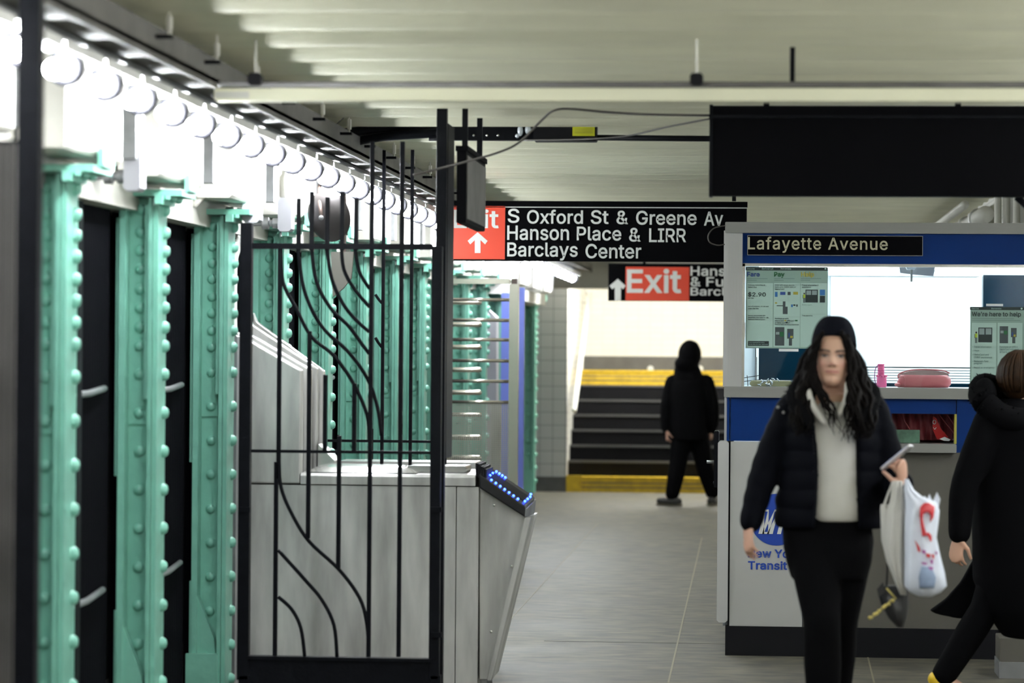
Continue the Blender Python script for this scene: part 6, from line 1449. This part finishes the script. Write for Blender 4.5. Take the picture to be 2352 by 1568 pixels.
for (x, y, w, h, m_) in ((2117, 1262, 10, 8, 'purple'), (2126, 1270, 12, 9, 'red'), (2140, 1272, 7, 10, 'red'), (2136, 1284, 8, 10, 'purple'), (2116, 1290, 14, 5, 'purple'), (2132, 1300, 12, 7, 'purple'), (2148, 1266, 6, 6, 'purple')):
    bag_patch(([(x, y), (x+2, y+h)], [(x+w, y+2), (x+w-2, y+h+2)]), m_, 'small_print')
bag_patch(([(2116, 1300), (2110, 1325), (2112, 1352)], [(2140, 1302), (2150, 1325), (2146, 1350)]), 'bagblue', 'see_through_patch')
hp = thing('small_handbag', Wp(2050, 1440, DY+.03), 'small black leather handbag with a gold chain hanging below the bags', 'handbag')
b = MB(); baglike(b, [(2024, 2084, 1345, .014, DY+.08), (2016, 2086, 1362, .025, DY+.08), (2026, 2086, 1395, .035, DY+.08), (2042, 2082, 1420, .034, DY+.08), (2060, 2076, 1440, .015, DY+.08)], 24, .003); b.build('pouch', 'purse', hp, True)
MB().ppoly([(2014, 1352), (2028, 1336), (2034, 1360), (2018, 1372)], YW+DY+.03, YW+DY+.036).build('flap', 'purse', hp)
MB().tube(smoothpath([Wp(2076, 1115, DY+.0), Wp(2077, 1200, DY+.0), Wp(2076, 1300, DY+.0), Wp(2076, 1350, DY+.03)], 4), .0065, 6, ry=.003).build('strap', 'blackmat', hp, True)
MB().tube(smoothpath([Wp(2040, 1128, DY+.05), Wp(2036, 1200, DY+.05), Wp(2038, 1300, DY+.05), Wp(2036, 1345, DY+.04)], 4), .004, 6).build('strap', 'blackmat', hp, True)
b = MB()
for i in range(16):
    t = i/15; q = Wp(lerp(2052, 2000, t)+2*math.sin(i*2), lerp(1377, 1418, t)+2*math.cos(i*2.2), DY-.01)
    b.lathe(q, [(.0055, -.002), (.0075, 0), (.0055, .002)], 'y' if i % 2 else 'x', 10)
b.build('chain', 'gold', hp, True)
MB().tube([Wp(2036, 1350, DY+.0), Wp(2058, 1375, DY+.0)], .004, 6).build('zip', 'gold', hp, True)

# ---------------------------------------------------------------- person in the long dark coat at the right edge
YQ = 14.2; SQ = S(YQ)
def Q(x, y, dy=0): return P(x, y, YQ+dy)
def RQ(y, xa, xb, ry, cy=0): c = P((xa+xb)/2, y, YQ); return (c.x, YQ+cy, c.z, (xb-xa)/2/SQ, ry)
wq = thing('person', (Q(2350, 1500).x, YQ, 0), 'person with brown hair, long black coat and yellow shoes, at the right edge', 'person')
Rq = Matrix.Rotation(math.radians(112), 3, 'Z')
hq = Q(2356, 932, -.02)
bq = MB(); head(bq, hq, Rq, .98)
bq.cap_tube([hq+Vector((-.03, 0, -.14)), hq+Vector((-.015, 0, -.03)), hq+Vector((0, 0, .04))], [.06, .05, .05], 16)
bq.rings([RQ(1250, 2270, 2420, .10), RQ(1120, 2275, 2410, .10), RQ(1000, 2270, 2415, .13), RQ(950, 2285, 2400, .12), RQ(925, 2305, 2370, .07)])
h1, k1, a1 = Q(2320, 1240, -.05), Q(2262, 1400, -.05), Q(2168, 1545, -.05)
h2, k2, a2 = Q(2370, 1240, .08), Q(2415, 1400, .06), Q(2450, 1560, .06); a2.z = .09
leg(bq, h1, k1, a1, (.075, .055, .038)); leg(bq, h2, k2, a2, (.075, .055, .038))
bq.cap_tube([a1+Vector((-.02, 0, -.02)), Vector((a1.x+.10, a1.y, .05))], [.034, .026], 12)
bq.cap_tube([a2, Vector((a2.x+.14, a2.y, .05))], [.034, .026], 12)
arm1 = [Q(2275, 965, -.12), Q(2240, 1050, -.15), Q(2212, 1130, -.17), Q(2203, 1235, -.20)]
arm2 = [Q(2400, 965, .1), Q(2430, 1060, .12), Q(2455, 1150, .1), Q(2490, 1230, .05)]
bq.cap_tube(arm1, [.042, .036, .032, .026], 14); bq.cap_tube(arm2, [.042, .036, .032, .026], 14)
hand(bq, Q(2200, 1236, -.20), (-.12, -.1, -1), (.5, .8, 0), side=1, size=.92, curl=(.45, .5, .4), spread=.10, thumb=.3)
hand(bq, arm2[-1], (.3, -.1, -1), (-.6, -.6, 0), side=1, size=.9)
bodyq = fused(bq, 'body', 'skin', wq, .0055, 3, .4); paint(bodyq, hq, Rq, .98, (.52, .33, .24), (.52, .30, .21))
ct_ = MB()
ct_.rings([RQ(1462, 2305, 2480, .20), RQ(1400, 2262, 2478, .22), RQ(1330, 2236, 2466, .22), RQ(1250, 2235, 2452, .21), RQ(1150, 2232, 2440, .19), RQ(1050, 2232, 2434, .185), RQ(985, 2240, 2430, .19), RQ(950, 2258, 2415, .17), RQ(928, 2285, 2390, .12), RQ(915, 2300, 2375, .08)], 36)
sleeve(ct_, arm1[:3]+[Q(2204, 1224, -.195)], [.075, .072, .062, .052], puff=.001)
sleeve(ct_, arm2, [.075, .070, .06, .05], puff=.001)
fused(ct_, 'coat', 'coat', wq, .010, 8)
b = MB(); b.prism([(p.x, p.z) for p in [Q(x, y, .1) for x, y in ((2262, 1240), (2230, 1290), (2205, 1335), (2172, 1372), (2134, 1400), (2150, 1408), (2198, 1418), (2262, 1420), (2310, 1440), (2320, 1300))]], YQ+.04, YQ+.10)
fused(b, 'coat_tail', 'coat', wq, .010, 4)
tq = MB(); leg(tq, h1, k1, a1+Vector((.0, 0, -.01)), (.09, .070, .058)); leg(tq, h2, k2, a2+Vector((0, 0, .04)), (.09, .068, .055)); fused(tq, 'trousers', 'trouser', wq, .009, 5)
fq = MB(); random.seed(5)
pth = smoothpath([Q(2262, 925, -.15), Q(2252, 905, -.05), Q(2262, 885, .06), Q(2310, 900, .16), Q(2360, 930, .12), Q(2385, 950, -.02), Q(2350, 965, -.14), Q(2300, 955, -.17), Q(2262, 925, -.15)], 6)
fq.tube(pth, .058, 12)
fq.ell(Q(2262, 905, -.06), .055, .08, .075, 16, 12)
for _ in range(300):
    p = random.choice(pth); dv = Vector((random.uniform(-1, 1), random.uniform(-1, .8), random.uniform(-1, 1))).normalized(); fq.tube([p+dv*.045, p+dv*(.062+.012*random.random())], [.008, .001], 5)
fq.build('fur_hood', 'fur', wq, True)
hx = MB(); hx.ell(hq+Vector((-.022, .0, .137)), .108, .092, .118, 24, 18)
hq2 = hx.build('hair', 'hairbrown', wq, True)
random.seed(9); b = MB()
for _ in range(90):
    a = random.uniform(0, 2*PI); e = random.uniform(.1, .9)
    c = hq+Vector((-.022, .0, .137)); pts = []
    for i in range(7):
        ph2 = .25+.33*i; v = Vector((.110*math.sin(ph2)*math.cos(a), .094*math.sin(ph2)*math.sin(a), .120*math.cos(ph2)))
        if v.x > .075 and v.z < .05: break
        pts.append(c+v*1.01)
    if len(pts) > 2: b.tube(pts, [.005]*(len(pts)-1)+[.002], 5)
b.build('hair_strands', 'hairbrown', hq2, True)
for a, tip in ((a1, Vector((.10, 0, 0))), (a2, Vector((.14, 0, 0)))):
    fl_ = a is a2
    b = MB()
    if fl_: b.cap_tube([Vector((a.x-.05, a.y, .045)), Vector((a.x+.04, a.y, .05)), Vector((a.x+.16, a.y, .038))], [.042, .044, .030], 14, ry=[.042, .04, .03])
    else: b.cap_tube([a+Vector((-.035, 0, -.03)), a+Vector((.01, 0, -.085)), Vector((a.x+.12, a.y, .04))], [.040, .044, .030], 14)
    o = fused(b, 'shoe', 'shoeyel', wq, .007, 3); o['label'] = 'yellow shoe'
    b = MB()
    if fl_: b.box(a.x-.09, a.x+.19, a.y-.035, a.y+.035, .002, .016)
    else: b.tube([a+Vector((-.075, 0, -.055)), a+Vector((-.03, 0, -.125)), Vector((a.x+.14, a.y, .012))], [.035, .035, .03], 10, ry=.008, up=(1, 0, 0))
    b.build('sole', 'blackmat', o)

# ---------------------------------------------------------------- hooded figure by the far stairs
YM_ = 32.3; SM = S(YM_)
def K(x, y, dy=0): return P(x, y, YM_+dy)
wm = thing('person', (K(1585, 1100).x, YM_, 0), 'hooded person all in black walking away towards the dark stairs, seen from behind', 'person')
Rm = Matrix.Rotation(math.radians(150), 3, 'Z'); hm = K(1582, 842, -.03)
bm_ = MB(); head(bm_, hm, Rm)
def RM(y, xa, xb, ry): c = P((xa+xb)/2, y, YM_); return (c.x, YM_, c.z, (xb-xa)/2/SM, ry)
bm_.cap_tube([hm+Vector((0, 0, -.12)), hm+Vector((0, 0, .03))], [.06, .05], 14)
bm_.rings([RM(1000, 1560, 1610, .10), RM(950, 1558, 1612, .10), RM(890, 1550, 1616, .12), RM(872, 1560, 1606, .1)])
hl, kl, al = K(1567, 995, 0), K(1556, 1075, -.05), K(1544, 1140, -.1); al.z = .09
hr2, kr, ar = K(1603, 995, 0), K(1618, 1070, .05), K(1636, 1140, .12); ar.z = .10
leg(bm_, hl, kl, al, (.08, .055, .04)); leg(bm_, hr2, kr, ar, (.08, .055, .04))
bm_.cap_tube([al, al+Vector((-.13, .05, -.05))], [.036, .028], 10); bm_.cap_tube([ar, ar+Vector((.02, .12, -.05))], [.036, .028], 10)
ml = [K(1546, 878), K(1535, 925), K(1531, 965), K(1532, 988, -.03)]; mr = [K(1622, 878), K(1634, 925), K(1637, 960, .03), K(1634, 985, .08)]
bm_.cap_tube(ml, [.045, .04, .034, .027], 12); bm_.cap_tube(mr, [.045, .04, .034, .027], 12)
hand(bm_, ml[-1], (0, -.1, -1), (.9, .2, 0), side=1, size=.95, curl=(.4, .5, .4)); hand(bm_, mr[-1], (0, .1, -1), (-.9, .2, 0), side=1, size=.95, curl=(.4, .5, .4))
bmo = fused(bm_, 'body', 'skin', wm, .008, 3, .4); paint(bmo, hm, Rm)
cm_ = MB(); cm_.rings([RM(1012, 1546, 1620, .165), RM(985, 1541, 1622, .17), RM(940, 1541, 1624, .165), RM(900, 1537, 1628, .165), RM(878, 1540, 1626, .15), RM(864, 1552, 1616, .12), RM(852, 1562, 1606, .09)])
sleeve(cm_, ml[:3]+[K(1531, 983, -.02)], [.085, .078, .068, .055], puff=.003); sleeve(cm_, mr, [.085, .078, .07, .055], puff=.003)
fused(cm_, 'coat', 'coat2', wm, .012, 5)
hm_ = MB(); c = hm+Vector((-.0, .0, .13)); hm_.ell(c+Vector((.01, -.01, 0)), .125, .135, .155, 20, 16); hm_.ell(c+Vector((-.03, -.03, -.10)), .125, .12, .09, 16, 12); hm_.ell(c+Vector((.03, 0, .05)), .09, .1, .1, 16, 12)
hm_.rings([RM(884, 1542, 1622, .14), RM(868, 1546, 1616, .14), RM(850, 1548, 1610, .13), RM(835, 1552, 1604, .12)])
fused(hm_, 'hood', 'coat2', wm, .012, 5)
tm = MB(); leg(tm, hl, kl, al+Vector((0, 0, .04)), (.115, .09, .075)); leg(tm, hr2, kr, ar+Vector((0, 0, .04)), (.115, .09, .075)); tm.ell(K(1585, 1000), .15, .12, .12); fused(tm, 'trousers', 'trouser', wm, .012, 4)
for a, dv in ((al, Vector((-.13, .03, 0))), (ar, Vector((.03, .13, 0)))):
    b = MB(); p0 = Vector((a.x, a.y, .05)); b.cap_tube([p0-dv*.45, p0, p0+dv], [.046, .05, .038], 14, ry=[.046, .05, .036]); o = fused(b, 'shoe', 'shoe', wm, .008, 3)
    b = MB(); b.tube([p0-dv*.8+Vector((0, 0, -.036)), p0+dv*1.25+Vector((0, 0, -.036))], .044, 8, ry=.012, up=(0, 0, 1)); b.build('sole', 'sole', o)
# ================================================================== light
# second row of the same lamps, added unseen on the right wall for fill
rr = thing('lighting_raceway', (2.2, 5, 2.49), 'grey raceway of the right-hand lamp row, outside the photo', 'raceway')
MB().box(2.12, 2.27, -2, 16, 2.50, 2.53).build('lamp_channel', 'galv', rr)
for i in range(30):
    L = copy_tree(lamp0); L.location = (2.20, -1.5+.555*i, lamp0.location.z)
    L['label'] = 'lamp of the right-hand row outside the photo'; L['group'] = 'lamps along the right wall'
# fluorescent battens; the near ones are added out of view as fill light
def batten(x, y, z=HC-.03, ang=0, lab='', l=1.15, mt='tube'):
    t = thing('ceiling_batten', (x, y, z), lab, 'lamp', 'fluorescent ceiling battens')
    MB().bbox(x-.07, x+.07, y-l/2, y+l/2, z-.02, z+.03, .008).build('housing', 'whitep', t)
    MB().tube([(x, y-l/2+.03, z-.045), (x, y+l/2-.03, z-.045)], .016, 10).build('tube', mt, t, True)
    return t
M['tube2'] = mat('strong_tube', (1, 1, 1), .4, emit=(1.0, .97, .90), es=30)
M['tube3'] = mat('bright_tube', (1, 1, 1), .4, emit=(1.0, .99, .96), es=230)
for i, (x, y) in enumerate(((.6, 1.2), (-.9, 3.2), (.6, 4.6), (-.6, 7.0))): batten(x, y, lab='fluorescent batten on the ceiling before the view begins', mt='tube2')
# lamps behind the soffit over the stairs and along the far right wall
for i, x in enumerate((-1.6, -.6, .4)): batten(x, 35.6, 3.12, lab='fluorescent batten above the far stairs', mt='tube3')
for i, y in enumerate((21.5, 24.5, 27.5, 30.5)): batten(1.38, y, 2.42, lab='fluorescent batten high on the right wall behind the booth', mt='tube2' if 0 else 'tube')
w = bpy.data.worlds.new('world'); sc.world = w; w.use_nodes = True
w.node_tree.nodes['Background'].inputs[0].default_value = (.75, .85, 1, 1); w.node_tree.nodes['Background'].inputs[1].default_value = .02
sc.view_settings.view_transform = 'Standard'; sc.view_settings.look = 'None'; sc.view_settings.gamma = 1; sc.view_settings.use_curve_mapping = False
sc.view_settings.exposure = 1.1
sc.cycles.max_bounces = 6; sc.cycles.diffuse_bounces = 3; sc.cycles.glossy_bounces = 3; sc.cycles.transparent_max_bounces = 10
sc.cycles.use_denoising = True; sc.cycles.sample_clamp_indirect = 6
